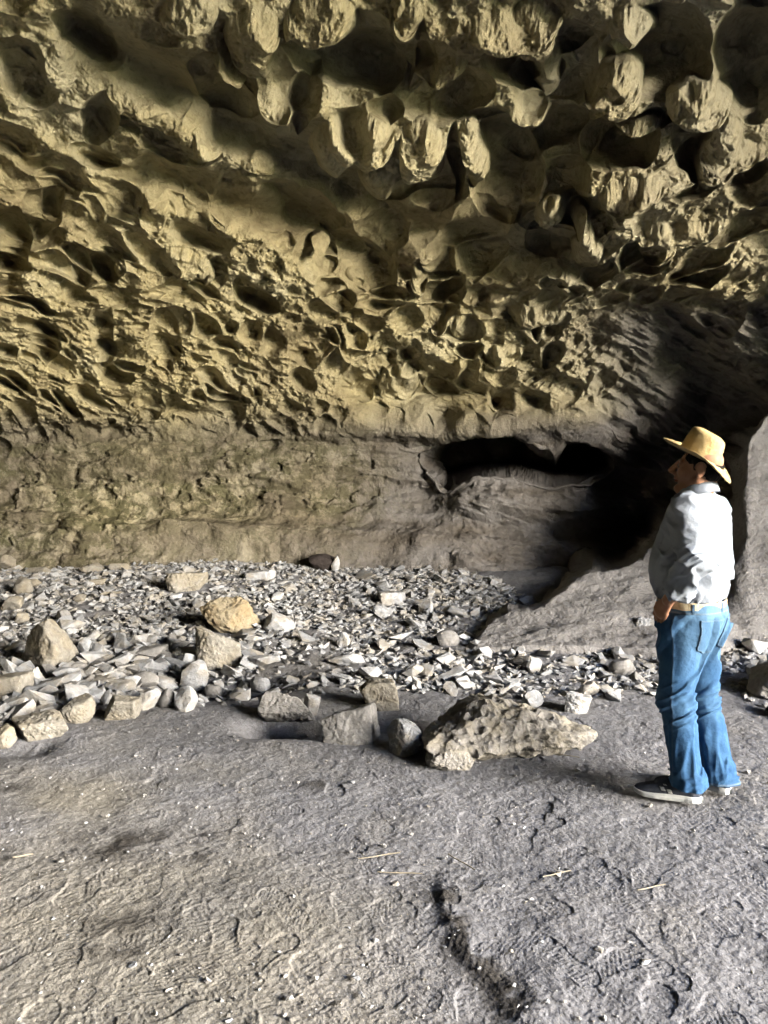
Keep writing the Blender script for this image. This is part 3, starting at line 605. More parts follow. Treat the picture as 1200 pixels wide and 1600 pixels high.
#        name, px, base py, w px, h px, depth ratio, tilt, material, shape options, label, category, group
BIG = [
 ('boulder', 792, 1195, 268, 76, .75, 0, M_PITTED, dict(sub=7, rough=.17, pits=.075, cuts=12, soft=12, freq=1.7), 'largest boulder, wide and pitted with a pale crusted lower face, left of the man', 'boulder'),
 ('boulder', 706, 1203, 84, 34, .8, 5, M_PITTED, dict(sub=6, rough=.16, pits=.07), 'low pitted rock at the bottom left foot of the largest boulder', 'boulder'),
 ('rock', 633, 1181, 64, 52, .8, 12, M_STONE, dict(sub=6, rough=.16, cuts=7, soft=20), 'pointed pale rock standing just left of the largest boulder', 'rock'),
 ('rock', 546, 1163, 88, 60, .8, -6, M_GREY, dict(sub=6, rough=.10, cuts=10, soft=24, boxy=.8), 'smooth grey block with a flat top and rounded front, beside the dark hollow', 'rock'),
 ('rock', 448, 1128, 88, 44, .6, 4, M_GREY, dict(sub=6, rough=.15, cuts=12, freq=2.6), 'dark grey fluted rock between two hollows at the front of the rubble', 'rock'),
 ('rock', 487, 1119, 28, 31, .7, 0, M_STONE, dict(sub=4, rough=.12, cuts=4, soft=26, boxy=.8), 'small squarish upright stone against the right end of the fluted grey rock', 'rock'),
 ('rock', 592, 1108, 60, 42, .8, -4, M_WARM, dict(sub=6, rough=.15, cuts=8, boxy=.5), 'tan and grey block on the far side of the dark hollow', 'rock'),
 ('boulder', 362, 990, 92, 54, .8, 8, M_OCHRE, dict(sub=6, rough=.16, cuts=8, pits=.04), 'orange yellow boulder topping the pair in the middle of the rubble', 'boulder'),
 ('boulder', 341, 1047, 68, 64, .9, -8, M_WARM, dict(sub=6, rough=.15, cuts=7, soft=7), 'rounded cream boulder in front of the orange yellow one', 'boulder'),
 ('boulder', 76, 1052, 76, 78, .9, 6, M_WARM, dict(sub=6, rough=.15, cuts=7, soft=12, freq=1.8), 'tall lumpy cream boulder standing in the rubble near the left edge', 'boulder'),
 ('rock', 306, 1082, 42, 46, .8, 20, M_STONE, dict(sub=4, rough=.15, cuts=7), 'white upright rock just below the rounded cream boulder', 'rock'),
 ('rock', 188, 1128, 58, 36, .8, 0, M_WARM, dict(sub=6, rough=.14, cuts=6, boxy=.6), 'broad blocky cream rock at the front edge of the rubble, its middle one', 'rock'),
 ('rock', 122, 1131, 54, 38, .8, -14, M_WARM, dict(sub=6, rough=.14, cuts=7, soft=8), 'domed cream rock just left of the broad blocky one', 'rock'),
 ('rock', 62, 1160, 100, 30, .7, -5, M_WARM, dict(sub=6, rough=.13, cuts=8), 'long flat cream slab at the front left corner of the rubble', 'rock'),
 ('rock', 232, 1110, 34, 34, .8, 10, M_STONE, dict(sub=4, rough=.13, cuts=7), 'pale five sided rock between the blocky cream rock and a dark gap', 'rock'),
 ('rock', 262, 1107, 26, 30, .8, 25, M_GREY, dict(sub=4, rough=.03, cuts=6), 'narrow grey wedge of rock leaning at the front edge', 'rock'),
 ('rock', 291, 1114, 34, 40, .8, -8, M_STONE, dict(sub=4, rough=.14, cuts=7), 'upright whitish rock at the front edge, right of the grey wedge', 'rock'),
 ('rock', 14, 1094, 62, 40, .8, 0, M_WARM, dict(sub=4, rough=.14, cuts=7, boxy=.5), 'cream block cut by the left edge of the picture, upper one', 'rock'),
 ('rock', 8, 1172, 36, 34, .8, 10, M_WARM, dict(sub=4, rough=.14, cuts=7), 'cream rock cut by the left edge, below the long slab', 'rock'),
 ('rock', 58, 1073, 40, 28, .8, 15, M_STONE, dict(sub=4, rough=.14, cuts=7), 'white rock at the foot of the tall lumpy boulder', 'rock'),
 ('rock', 52, 1094, 34, 20, .8, 0, M_STONE, dict(sub=4, rough=.13, cuts=7), 'low grey rock between the white rock and the left edge', 'rock'),
 ('rock', 184, 1090, 52, 26, .7, -3, M_STONE, dict(sub=4, rough=.13, cuts=7), 'flat rock lying behind the broad blocky cream one', 'rock'),
 ('rock', 227, 1078, 48, 24, .7, 4, M_GREY, dict(sub=4, rough=.03, cuts=8), 'flat grey oval slab behind the front edge rocks', 'rock'),
 ('rock', 146, 1006, 26, 20, .8, 0, M_STONE, dict(sub=4, rough=.13, cuts=7), 'small cream cobble to the right of the tall lumpy boulder top', 'rock'),
 ('rock', 130, 1030, 30, 34, .8, 0, M_STONE, dict(sub=4, rough=.13, cuts=7), 'grey rock leaning on the right side of the tall lumpy boulder', 'rock'),
 ('rock', 333, 1090, 28, 20, .8, 0, M_GREY, dict(sub=4, rough=.03, cuts=7), 'rounded grey rock right of the whitish upright one', 'rock'),
 ('rock', 372, 1094, 26, 18, .8, 0, M_STONE, dict(sub=4, rough=.13, cuts=7), 'bluish white stone at the left rim of a dark hollow', 'rock'),
 ('rock', 407, 1085, 34, 24, .8, 8, M_STONE, dict(sub=4, rough=.13, cuts=7), 'pale stone behind the fluted grey rock', 'rock'),
 ('rock', 902, 1118, 42, 33, .9, 4, M_STONE, dict(sub=6, rough=.13, cuts=6, boxy=.6), 'clean white block of stone just right of the largest boulder', 'rock'),
 ('rock', 957, 1098, 24, 20, .9, 4, M_STONE, dict(sub=4, rough=.13, cuts=7), 'small rounded white stone nearest the man at the edge of the rubble', 'rock'),
 ('rock', 919, 1092, 30, 28, .8, 24, M_STONE, dict(sub=4, rough=.13, cuts=6), 'leaning pale stone behind the clean white block', 'rock'),
 ('rock', 853, 984, 34, 34, .7, 6, M_STONE, dict(sub=4, rough=.13, cuts=6), 'pale upright stone at the foot of the grey slope', 'rock'),
 ('rock', 1010, 1006, 56, 38, .8, 0, M_STONE, dict(sub=6, rough=.15, cuts=8), 'wide pale rock beside the back of the man\'s knee', 'rock'),
 ('rock', 972, 1056, 40, 24, .8, 0, M_GREY, dict(sub=4, rough=.03, cuts=8), 'smooth grey oval rock in the rubble beside the man', 'rock'),
 ('rock', 612, 946, 44, 20, .7, 0, M_STONE, dict(sub=4, rough=.12, cuts=4, soft=26, boxy=.8), 'rectangular white block in the middle of the far rubble', 'rock'),
 ('rock', 597, 966, 36, 18, .7, 12, M_STONE, dict(sub=4, rough=.13, cuts=7), 'white stone just in front of the rectangular block', 'rock'),
 ('rock', 537, 1012, 20, 24, .8, 0, M_STONE, dict(sub=4, rough=.13, cuts=7), 'small white stone standing on end in the middle of the rubble', 'rock'),
 ('rock', 436, 988, 50, 28, .8, 0, M_STONE, dict(sub=4, rough=.14, cuts=6, soft=22), 'pyramid shaped pale rock right of the orange yellow boulder', 'rock'),
 ('rock', 700, 1012, 36, 26, .7, 0, M_GREY, dict(sub=4, rough=.02, cuts=7), 'flat grey slab propped up in the middle right of the rubble', 'rock'),
 ('rock', 540, 1040, 60, 14, .5, -4, M_STONE, dict(sub=4, rough=.13, cuts=8), 'long thin pale slab lying in the middle of the rubble', 'rock'),
 ('rock', 506, 892, 44, 26, .7, 0, M_DARK, dict(sub=6, rough=.05, cuts=7), 'dark brown rock against the foot of the back wall', 'rock'),
 ('rock', 524, 893, 14, 26, .8, 0, M_STONE, dict(sub=4, rough=.12, cuts=6), 'pale narrow stone at the right end of the dark brown rock', 'rock'),
 ('rock', 408, 908, 44, 16, .7, 0, M_STONE, dict(sub=4, rough=.12, cuts=5, boxy=.7), 'squared off pale slab at the foot of the back wall', 'rock'),
 ('rock', 144, 896, 38, 16, .7, 4, M_WARM, dict(sub=4, rough=.12, cuts=8), 'cream slab on top of the rubble under the wall at left', 'rock'),
 ('rock', 12, 892, 30, 26, .8, 0, M_WARM, dict(sub=4, rough=.14, cuts=8), 'yellowish round rock under the wall by the left edge', 'rock'),
 ('rock', 292, 928, 64, 30, .7, 0, M_WARM, dict(sub=6, rough=.18, cuts=9), 'broad lumpy cream rock near the back wall, left of centre', 'rock'),
 ('rock', 36, 930, 34, 28, .8, 0, M_WARM, dict(sub=4, rough=.16, cuts=8), 'yellowish knobbly rock in the far left rubble', 'rock'),
 ('rock', 20, 955, 34, 22, .8, 0, M_WARM, dict(sub=4, rough=.14, cuts=8), 'yellowish rock at the left edge, below the knobbly one', 'rock'),
 ('rock', 33, 975, 22, 18, .8, 0, M_WARM, dict(sub=4, rough=.14, cuts=8), 'small cream stone above the tall lumpy boulder', 'rock'),
 ('rock', 100, 972, 24, 18, .8, 0, M_GREY, dict(sub=4, rough=.04, cuts=6), 'small grey wedge stone behind the tall lumpy boulder', 'rock'),
 ('rock', 835, 1052, 20, 24, .8, 10, M_STONE, dict(sub=4, rough=.13, cuts=7), 'small white upright stone behind the largest boulder', 'rock'),
 ('rock', 832, 1108, 32, 30, .7, 10, M_STONE, dict(sub=4, rough=.13, cuts=7), 'curved white stone touching the top right of the largest boulder', 'rock'),
 ('boulder', 1232, 1100, 130, 74, .8, 0, M_GREY, dict(sub=6, rough=.06, cuts=8, pits=.04), 'grey boulder cut by the right edge behind the man', 'boulder'),
]
def put_rock(name, px, by, wpx, hpx, dr, tilt, mat, opt, label, cat, seed):
    x, y = floor_at(px, by)
    w0 = wpx * y / FPX; y2 = y + w0 * dr * .42; x2 = x * y2 / y; sc = y2 / FPX
    dims = (wpx * sc * 1.03, wpx * sc * dr, hpx * sc * 1.2)
    V, Fa = rock_verts(seed, dims, **opt)
    me = mesh_from(name, V, Fa, True)
    try: me.set_sharp_from_angle(angle=R(28))
    except Exception: pass
    o = obj(name, me, mat)
    o.location = (x2, y2, g0(x2, y2) + dims[2] * .5 - dims[2] * .2)
    o.rotation_euler = (0, R(tilt), 0)
    tag(o, label, cat, None)
    return o, (x2, y2, max(dims[0], dims[1]) * .5)
occ = []
for k, b_ in enumerate(BIG):
    o, q = put_rock(*b_, seed=100 + k * 7); occ.append(q)
EDGE = [(-50, 1150), (40, 1135), (150, 1105), (300, 1092), (400, 1085), (520, 1075), (620, 1078), (720, 1085), (800, 1085), (960, 1088), (1040, 1080), (1130, 1060), (1200, 1112), (1300, 1130)]
def rubble_positions():
    n = 42000
    X = rng.uniform(-7.2, 5.2, n); Y = rng.uniform(4.4, 10.2, n)
    PX, PY = proj(X, Y, G0(X.astype(F32), Y.astype(F32)))
    e = np.interp(PX, [p[0] for p in EDGE], [p[1] for p in EDGE]) + rng.normal(0, 7, n)
    dens = np.ones(n)
    dens *= 1 - .85 * np.exp(-(((PX - 455) / 80) ** 2 + ((PY - 1040) / 28) ** 2))
    dens *= 1 - .6 * np.exp(-(((PX - 140) / 70) ** 2 + ((PY - 960) / 14) ** 2))
    dens *= 1 - .8 * np.exp(-(((PX - 640) / 50) ** 2 + ((PY - 1090) / 10) ** 2))
    wallY = np.interp(PX, [-100, 650, 780, 850, 900, 1000, 1100, 1200, 1300], [9.75, 9.7, 9.0, 7.4, 6.95, 6.7, 6.5, 6.3, 6.2])
    ok = (PX > -420) & (PX < 1300) & (PY < e) & (rng.random(n) < dens) & (Y < wallY)
    return X[ok], Y[ok], PX[ok], PY[ok]
RX, RY, RPX, RPY = rubble_positions()
n = len(RX)
left = sstep(520, 250, RPX) * sstep(960, 1040, RPY)
size = np.exp(rng.normal(math.log(.041), .45, n)) * (1 + 1.0 * left * (rng.random(n) < .6))
size = np.clip(size, .02, .21)
key = np.ones(n, bool)
for (ox, oy, orr) in occ: key &= np.hypot(RX - ox, RY - oy) > orr * .8 + size * .3
RX, RY, RPX, RPY, size, left = [a[key] for a in (RX, RY, RPX, RPY, size, left)]
vis = (RPX > 5) & (RPX < 1195) & (~((RPX > 1025) & (RPX < 1150)))
rank = np.where(vis, size / RY, 0); top = np.argsort(-rank)[:245]
PROTO = [hull_stone(900 + k, 9 + k % 5) for k in range(14)]
LM = [(x, y, t) for x, y, t in (
 (792, 1150, 'largest pitted boulder'), (633, 1160, 'pointed pale rock'), (546, 1140, 'smooth grey block'), (448, 1110, 'fluted grey rock'), (592, 1090, 'tan block'),
 (362, 970, 'orange yellow boulder'), (341, 1020, 'rounded cream boulder'), (76, 1020, 'tall lumpy boulder'), (306, 1065, 'white rock below the cream boulder'), (188, 1110, 'broad blocky cream rock'),
 (122, 1115, 'domed cream rock'), (62, 1145, 'long flat corner slab'), (232, 1095, 'five sided rock'), (291, 1100, 'upright whitish front rock'), (14, 1075, 'cream block at the left edge'),
 (184, 1080, 'flat rock behind the front row'), (902, 1100, 'clean white block'), (853, 970, 'upright stone under the grey slope'), (1010, 990, 'wide pale rock at the knee'), (972, 1045, 'smooth grey oval rock'),
 (612, 936, 'rectangular white block'), (537, 1000, 'white stone on end'), (436, 975, 'pyramid shaped rock'), (700, 1000, 'flat grey propped slab'), (540, 1034, 'long thin slab'), (506, 880, 'dark brown wall rock'),
 (408, 900, 'squared slab at the wall'), (144, 888, 'cream slab under the wall'), (12, 880, 'round rock by the left wall'), (292, 915, 'broad lumpy cream rock'), (36, 915, 'knobbly yellow rock'), (833, 1095, 'curved white stone'))]
used_labels = {}
ORD = ['', 'second nearest ', 'third nearest ', 'fourth nearest ', 'fifth nearest ', 'sixth nearest ', 'seventh nearest ', 'eighth nearest ', 'ninth nearest ', 'tenth nearest ']
def stone_label(px, py, w, tone):
    d = [math.hypot(px - a, (py - b) * 1.6) for a, b, _ in LM]; i = int(np.argmin(d)); a, b, t = LM[i]
    dx, dy = px - a, (py - b) * 1.6
    if abs(dx) > 2.2 * abs(dy): rel = 'right of' if dx > 0 else 'left of'
    elif abs(dy) > 2.2 * abs(dx): rel = 'in front of' if dy > 0 else 'behind'
    else: rel = ('in front and ' if dy > 0 else 'behind and ') + ('right of' if dx > 0 else 'left of')
    return (tone, rel + ' the ' + t), d[i]
protos_me = {}
def stone_xf(k):
    s = size[k]; fl = rng.uniform(.28, .68)
    return s * rng.uniform(.9, 1.5), s * rng.uniform(.7, 1.1), s * fl
topset = set(int(i) for i in top)
pend = []
for k in top:
    k = int(k); p = int(rng.integers(0, 14)); mt = M_WARM if (RPX[k] < 300 and RPY[k] < 965) else (M_STONE if rng.random() < .8 or left[k] < .5 else M_GREY)
    kk = (p, mt.name)
    if kk not in protos_me:
        me = mesh_from('stone', PROTO[p][0], PROTO[p][1], False); me.materials.append(mt); protos_me[kk] = me
    o = bpy.data.objects.new('stone', protos_me[kk]); COL.objects.link(o)
    a, b_, c = stone_xf(k)
    o.scale = (a * 1.15, b_ * 1.15, c * 1.15); o.rotation_euler = (rng.uniform(-.5, .5), rng.uniform(-.5, .5), rng.uniform(0, 6.28))
    o.location = (RX[k], RY[k], g0(RX[k], RY[k]) + c * .32 + .01)
    tone = {'cream_limestone': 'cream', 'pale_limestone': 'pale', 'grey_mudstone': 'grey'}[mt.name]
    fl = c / max(a, b_); shape = 'flat' if fl < .42 else ('long' if a > 1.6 * b_ else 'chunky')
    big_ = 'small' if size[k] < .10 else 'larger'
    (tn, rel), dist = stone_label(RPX[k], RPY[k], size[k], f'{big_} {shape} {tone} stone')
    pend.append((tn, rel, dist, o))
cnt = {}
for tn, rel, dist, o in sorted(pend, key=lambda q: q[2]):
    q = cnt.get((tn, rel), 0); cnt[(tn, rel)] = q + 1
    o['_q'] = q
for tn, rel, dist, o in pend:
    q = o['_q']; del o['_q']
    lab = ((ORD[q] if q < 10 else '%dth nearest ' % (q + 1)) + tn + ' ' + rel) if q else ('nearest ' if cnt[(tn, rel)] > 1 else '') + tn + ' ' + rel
    lab = ' '.join(lab.split()[:16]) if len(lab.split()) > 16 and not lab.replace(' the ', ' ').split()[16:] else lab
    if len(lab.split()) > 16: lab = lab.replace(' the ', ' ').replace(' and ', ' ')
    if len(lab.split()) > 16: lab = lab.replace(' stone ', ' ')
    tag(o, lab, 'stone', 'stones lying loose in the rubble')
# the remaining small stones nobody could count
def build_rubble():
    VV = []; FF = []; off = 0
    GZ = G0(RX.astype(F32), RY.astype(F32))
    lowp = []
    Vd, Fa = ICO[2]
    bmv = [hull_stone(950 + k, 8 + k % 4) for k in range(30)]
    extra = 3000
    for k in range(len(RX)):
        if k in topset: continue
        V, Fa = bmv[k % 30]
        a, b_, c = stone_xf(k)
        E_ = Euler((rng.uniform(-.6, .6), rng.uniform(-.6, .6), rng.uniform(0, 6.28))).to_matrix()
        M = np.array(E_, F32)
        W = (V * np.array([a, b_, c], F32)) @ M.T + np.array([RX[k], RY[k], GZ[k] + c * .28], F32)
        VV.append(W); FF.append(Fa + off); off += len(V)
    me = mesh_from('rubble', np.concatenate(VV), np.concatenate(FF), False)
    o = obj('rubble', me, M_STONE); tag(o, 'carpet of small broken pale stones', None, None, 'stuff')
build_rubble()
# crumbs of stone on the trodden floor
def build_grit():
    VV = []; FF = []; off = 0; Vd, Fa = ICO[2]
    for k in range(1500):
        y = 1.9 + 4.0 * rng.random() ** 1.3; x = rng.uniform(-.55, .6) * y
        s = float(np.clip(np.exp(rng.normal(math.log(.007), .5)), .003, .03))
        V, Fa = PROTO[k % 14]; V = V * np.array([s * 1.3, s, s * .7], F32)
        c, s_ = math.cos(k), math.sin(k); M = np.array([[c, -s_, 0], [s_, c, 0], [0, 0, 1]], F32)
        VV.append(V @ M.T + np.array([x, y, g0(x, y) + s * .15], F32)); FF.append(Fa + off); off += len(V)
    o = obj('grit', mesh_from('grit', np.concatenate(VV), np.concatenate(FF), False), M_STONE); tag(o, 'scattered crumbs of stone on the trodden floor', None, None, 'stuff')
build_grit()
# thin pale sticks
M_STICK = stone_material('dry_stick', (.36, .33, .27), (.46, .42, .35), bumpd=.002)
for (x0, y0, x1, y1, lab) in ((590, 1366, 660, 1369, 'thin pale stick lying level in the foreground dust'), (848, 1373, 892, 1364, 'short pale stick slanting on the floor below the largest boulder'),
        (996, 1394, 1040, 1386, 'pale twig on the floor below the shoes of the man'), (20, 1343, 52, 1338, 'stubby pale stick near the left edge'), (868, 1180, 905, 1186, 'straw like twig at the right foot of the largest boulder'),
        (560, 1345, 625, 1336, 'very thin grey twig above the level pale stick'), (700, 1338, 742, 1362, 'thin dark twig slanting down to the right')):
    a = floor_at(x0, y0); b_ = floor_at(x1, y1)
    ctr = ((a[0] + b_[0]) / 2, (a[1] + b_[1]) / 2); L = math.hypot(b_[0] - a[0], b_[1] - a[1]); an = math.atan2(b_[1] - a[1], b_[0] - a[0])
    V = []; Fq = []; ns = 9
    for q in range(ns):
        u = q / (ns - 1) - .5; r_ = .0028 * (1 - .5 * abs(u)) * (1.6 if 'stubby' in lab else 1)
        for w in range(6):
            V.append((u * L, math.cos(w * R(60)) * r_ + .002 * math.sin(u * 6), math.sin(w * R(60)) * r_ + .004))
    for q in range(ns - 1):
        for w in range(6): Fq.append((q * 6 + w, q * 6 + (w + 1) % 6, q * 6 + 6 + (w + 1) % 6, q * 6 + 6 + w))
    o = obj('stick', mesh_from('stick', V, Fq), M_STICK, loc=(ctr[0], ctr[1], g0(*ctr) + .006)); o.rotation_euler = (0, 0, an)
    tag(o, lab, 'stick')

# ------------------------------------------------------------------ the man
class Field:
    def __init__(f, xs, ys, zs):
        f.ax = [np.asarray(a, F32) for a in (xs, ys, zs)]; f.v = np.full([len(a) for a in f.ax], .3, F32)
    def block(f, lo, hi):
        sl = tuple(slice(max(0, int(np.searchsorted(a, l)) - 1), min(len(a), int(np.searchsorted(a, h)) + 1)) for a, l, h in zip(f.ax, lo, hi))
        g = np.meshgrid(*[a[s] for a, s in zip(f.ax, sl)], indexing='ij')
        return sl, g
    def put(f, fn, lo, hi, k=.02, op='u'):
        m = .05 + k
        sl, g = f.block([l - m for l in lo], [h + m for h in hi])
        if 0 in f.v[sl].shape: return
        d = fn(*g).astype(F32); a = f.v[sl]
        if op == 'u': h = np.clip(.5 + .5 * (a - d) / k, 0, 1); f.v[sl] = a * (1 - h) + d * h - k * h * (1 - h)
        elif op == 's': d = -d; h = np.clip(.5 - .5 * (a - d) / k, 0, 1); f.v[sl] = a * (1 - h) + d * h + k * h * (1 - h)
    def cone(f, a, b, r1, r2, k=.02, op='u', flat=None):
        a = np.array(a, F32); b = np.array(b, F32); ab = b - a; L = float(ab @ ab) + 1e-9; R_ = max(r1, r2)
        def fn(x, y, z):
            px, py, pz = x - a[0], y - a[1], z - a[2]
            t = np.clip((px * ab[0] + py * ab[1] + pz * ab[2]) / L, 0, 1)
            qx, qy, qz = px - t * ab[0], py - t * ab[1], pz - t * ab[2]
            if flat is not None:
                n, s = flat; dn = (qx * n[0] + qy * n[1] + qz * n[2]) * (s - 1)
                qx, qy, qz = qx + dn * n[0], qy + dn * n[1], qz + dn * n[2]
            return np.sqrt(qx * qx + qy * qy + qz * qz) - (r1 + (r2 - r1) * t)
        f.put(fn, np.minimum(a, b) - R_, np.maximum(a, b) + R_, k, op)
    def ell(f, c, r, k=.02, op='u', M=None):
        c = np.array(c, F32); r = np.array(r, F32); R_ = float(r.max())
        def fn(x, y, z):
            p = [x - c[0], y - c[1], z - c[2]]
            if M is not None: p = [M[0][j] * p[0] + M[1][j] * p[1] + M[2][j] * p[2] for j in range(3)]
            q = np.sqrt((p[0] / r[0]) ** 2 + (p[1] / r[1]) ** 2 + (p[2] / r[2]) ** 2) + 1e-6
            g = np.sqrt((p[0] / r[0] ** 2) ** 2 + (p[1] / r[1] ** 2) ** 2 + (p[2] / r[2] ** 2) ** 2) + 1e-6
            return q * (q - 1) / g
        f.put(fn, c - R_, c + R_, k, op)
    def loft(f, secs, k=.02, pw=2.3):
        zz = [s[0] for s in secs]
        def fn(x, y, z):
            cx = np.interp(z, zz, [s[1] for s in secs]); a = np.interp(z, zz, [s[2] for s in secs]); b = np.interp(z, zz, [s[3] for s in secs])
            q = (np.abs((x - cx) / a) ** pw + np.abs(y / b) ** pw) ** (1 / pw)
            d = (q - 1) * np.minimum(a, b)
            return np.maximum(d, np.maximum(zz[0] - z, z - zz[-1]))
        A = max(s[2] for s in secs) + .1; B = max(s[3] for s in secs)
        f.put(fn, (-A, -B, zz[0]), (A, B, zz[-1]), k)
    def mod(f, fn):
        g = np.meshgrid(*f.ax, indexing='ij'); f.v = fn(f.v, *g).astype(F32)
    def mesh(f):
        v = f.v; s = v < 0; nx, ny, nz = v.shape
        cnt = np.zeros((nx - 1, ny - 1, nz - 1), F32); acc = np.zeros((nx - 1, ny - 1, nz - 1, 3), F32)
        X, Y, Z = f.ax
        for axis in range(3):
            o1, o2 = [a for a in range(3) if a != axis]
            for i in (0, 1):
                for j in (0, 1):
                    lo = [slice(0, -1)] * 3; hi = [slice(0, -1)] * 3
                    for o_, q in ((o1, i), (o2, j)):
                        lo[o_] = slice(q, v.shape[o_] - 1 + q); hi[o_] = lo[o_]
                    lo[axis] = slice(0, -1); hi[axis] = slice(1, None)
                    va, vb = v[tuple(lo)], v[tuple(hi)]; m = (va < 0) != (vb < 0)
                    t = np.where(m, va / np.where(m, va - vb, 1), 0)
                    idx = np.nonzero(m); tt = t[idx]
                    co = np.zeros((len(tt), 3), F32)
                    off = [0, 0, 0]; off[o1] = i; off[o2] = j
                    for q in range(3):
                        A_ = f.ax[q]
                        if q == axis: co[:, q] = A_[idx[q]] * (1 - tt) + A_[idx[q] + 1] * tt
                        else: co[:, q] = A_[idx[q] + off[q]]
                    acc[idx] += co; cnt[idx] += 1
        act = cnt > 0; ids = np.full(cnt.shape, -1, np.int64); ids[act] = np.arange(act.sum())
        V = acc[act] / cnt[act][:, None]
        F = []
        for axis in range(3):
            o1, o2 = [(1, 2), (2, 0), (0, 1)][axis]
            lo = [slice(1, -1)] * 3; hi = [slice(1, -1)] * 3
            lo[axis] = slice(0, -1); hi[axis] = slice(1, None)
            sa, sb = s[tuple(lo)], s[tuple(hi)]
            for fl in (False, True):
                m = (sa & ~sb) if not fl else (~sa & sb)
                p = list(np.nonzero(m))
                for q in range(3):
                    if q != axis: p[q] = p[q] + 1
                def at(d1, d2):
                    c = [p[0], p[1], p[2]]; c[o1] = c[o1] - d1; c[o2] = c[o2] - d2
                    return ids[tuple(c)]
                quad = np.stack([at(1, 1), at(0, 1), at(0, 0), at(1, 0)], -1)
                F.append(quad if not fl else quad[:, ::-1])
        return V, np.concatenate(F)
def lin(a, b, h): return np.arange(a, b + h, h, dtype=F32)
def skin_material():
    m, t, b = nodemat('tanned_skin'); b.inputs['Roughness'].default_value = .5
    P = N(t, 'ShaderNodeTexCoord').outputs['Object']
    n = N(t, 'ShaderNodeTexNoise', Scale=30.0, Detail=5.0); t.links.new(P, n.inputs['Vector'])
    at = N(t, 'ShaderNodeAttribute', attribute_name='tint')
    c = ramp(t, n.outputs[0], [(.3, (.40, .21, .135)), (.7, (.50, .28, .19))])
    col = mixc(t, 1.0, c.outputs[0], at.outputs['Color'], 'MULTIPLY')
    t.links.new(mixc(t, 1.0, col, (ALB, ALB, ALB), 'MULTIPLY'), b.inputs['Base Color']); b.inputs['Subsurface Weight'].default_value = .08; b.inputs['Subsurface Radius'].default_value = (.01, .004, .002)
    bump(t, b, n.outputs[0], .002, .5); return m
def cloth_material(name, c0, c1, scale=9.0, weave=900.0, fade=None, rough=.85):
    m, t, b = nodemat(name); b.inputs['Roughness'].default_value = rough
    P = N(t, 'ShaderNodeTexCoord').outputs['Object']
    n = N(t, 'ShaderNodeTexNoise', Scale=scale, Detail=5.0, Roughness=.6); t.links.new(P, n.inputs['Vector'])
    col = ramp(t, n.outputs[0], [(.3, c0), (.7, c1)]).outputs[0]
    if fade:
        at = N(t, 'ShaderNodeAttribute', attribute_name='tint'); sep = t.nodes.new('ShaderNodeSeparateColor'); t.links.new(at.outputs['Color'], sep.inputs[0])
        col = mixc(t, sep.outputs[0], col, fade[0]); col = mixc(t, sep.outputs[1], col, fade[1])
    t.links.new(mixc(t, 1.0, col, (ALB, ALB, ALB), 'MULTIPLY'), b.inputs['Base Color'])
    n2 = N(t, 'ShaderNodeTexNoise', Scale=weave, Detail=1.0); t.links.new(P, n2.inputs['Vector'])
    b1 = bump(t, b, n2.outputs[0], .0012, .4)
    n3 = N(t, 'ShaderNodeTexNoise', Scale=22.0, Detail=3.0); t.links.new(P, n3.inputs['Vector'])
    bump(t, b, n3.outputs[0], .014, .6, b1); return m
M_SKIN = skin_material()
M_SHIRT = cloth_material('pale_blue_cotton', (.30, .35, .43), (.36, .40, .47))
M_JEANS = cloth_material('blue_denim', (.032, .095, .22), (.06, .15, .30), 14.0, 500.0, ((.12, .23, .37), (.26, .34, .42)))
M_BELT = cloth_material('woven_cream_belt', (.55, .45, .28), (.70, .62, .45), 60.0, 400.0)
M_HAIR = cloth_material('black_hair', (.008, .007, .006), (.02, .016, .014), 60.0, 300.0, None, .5)
M_STRAW = cloth_material('woven_straw', (.48, .36, .17), (.60, .47, .25), 25.0, 260.0, None, .7)
M_RUB = cloth_material('white_rubber', (.66, .70, .72), (.74, .77, .78), 20.0, 300.0, None, .6)
M_SUEDE = cloth_material('navy_suede', (.055, .065, .09), (.09, .10, .13), 40.0, 500.0)
M_WHITE = cloth_material('white_leather', (.66, .68, .68), (.74, .75, .75), 30.0, 300.0, None, .5)
MX, MY, MA = 1.50, 3.72, R(133)
man = empty('person', (MX, MY, 0), MA)
tag(man, 'man in straw hat, pale blue shirt and blue jeans, hand at his pocket', 'person')
def set_tint(me, V, arr):
    ca = me.color_attributes.new('tint', 'FLOAT_COLOR', 'POINT'); ca.data.foreach_set('color', np.asarray(arr, F32).ravel())
HS = 1.10; HO = np.array([-.030, 0, 1.590]); HM = (Matrix.Rotation(R(16), 3, 'Z') @ Matrix.Rotation(R(-4), 3, 'Y'))
HMn = np.array(HM, F32)
def H(p): return HMn @ (np.array(p, F32) * HS) + HO
def fold(x, y, z, ax, f, s, sh=.0):
    n = fbm(x * f[0], y * f[1], z * f[2], s, 3)
    return np.abs(n)
ARM = {1: dict(sh=(-.048, .184, 1.385), el=(-.130, .262, 1.165), cu=(-.045, .242, 1.030), wr=(.008, .222, .978), kn=(.060, .196, .905)),
       -1: dict(sh=(-.015, -.155, 1.385), el=(-.010, -.225, 1.165), cu=(.055, -.225, 1.035), wr=(.085, -.212, .985), kn=(.115, -.185, .915))}
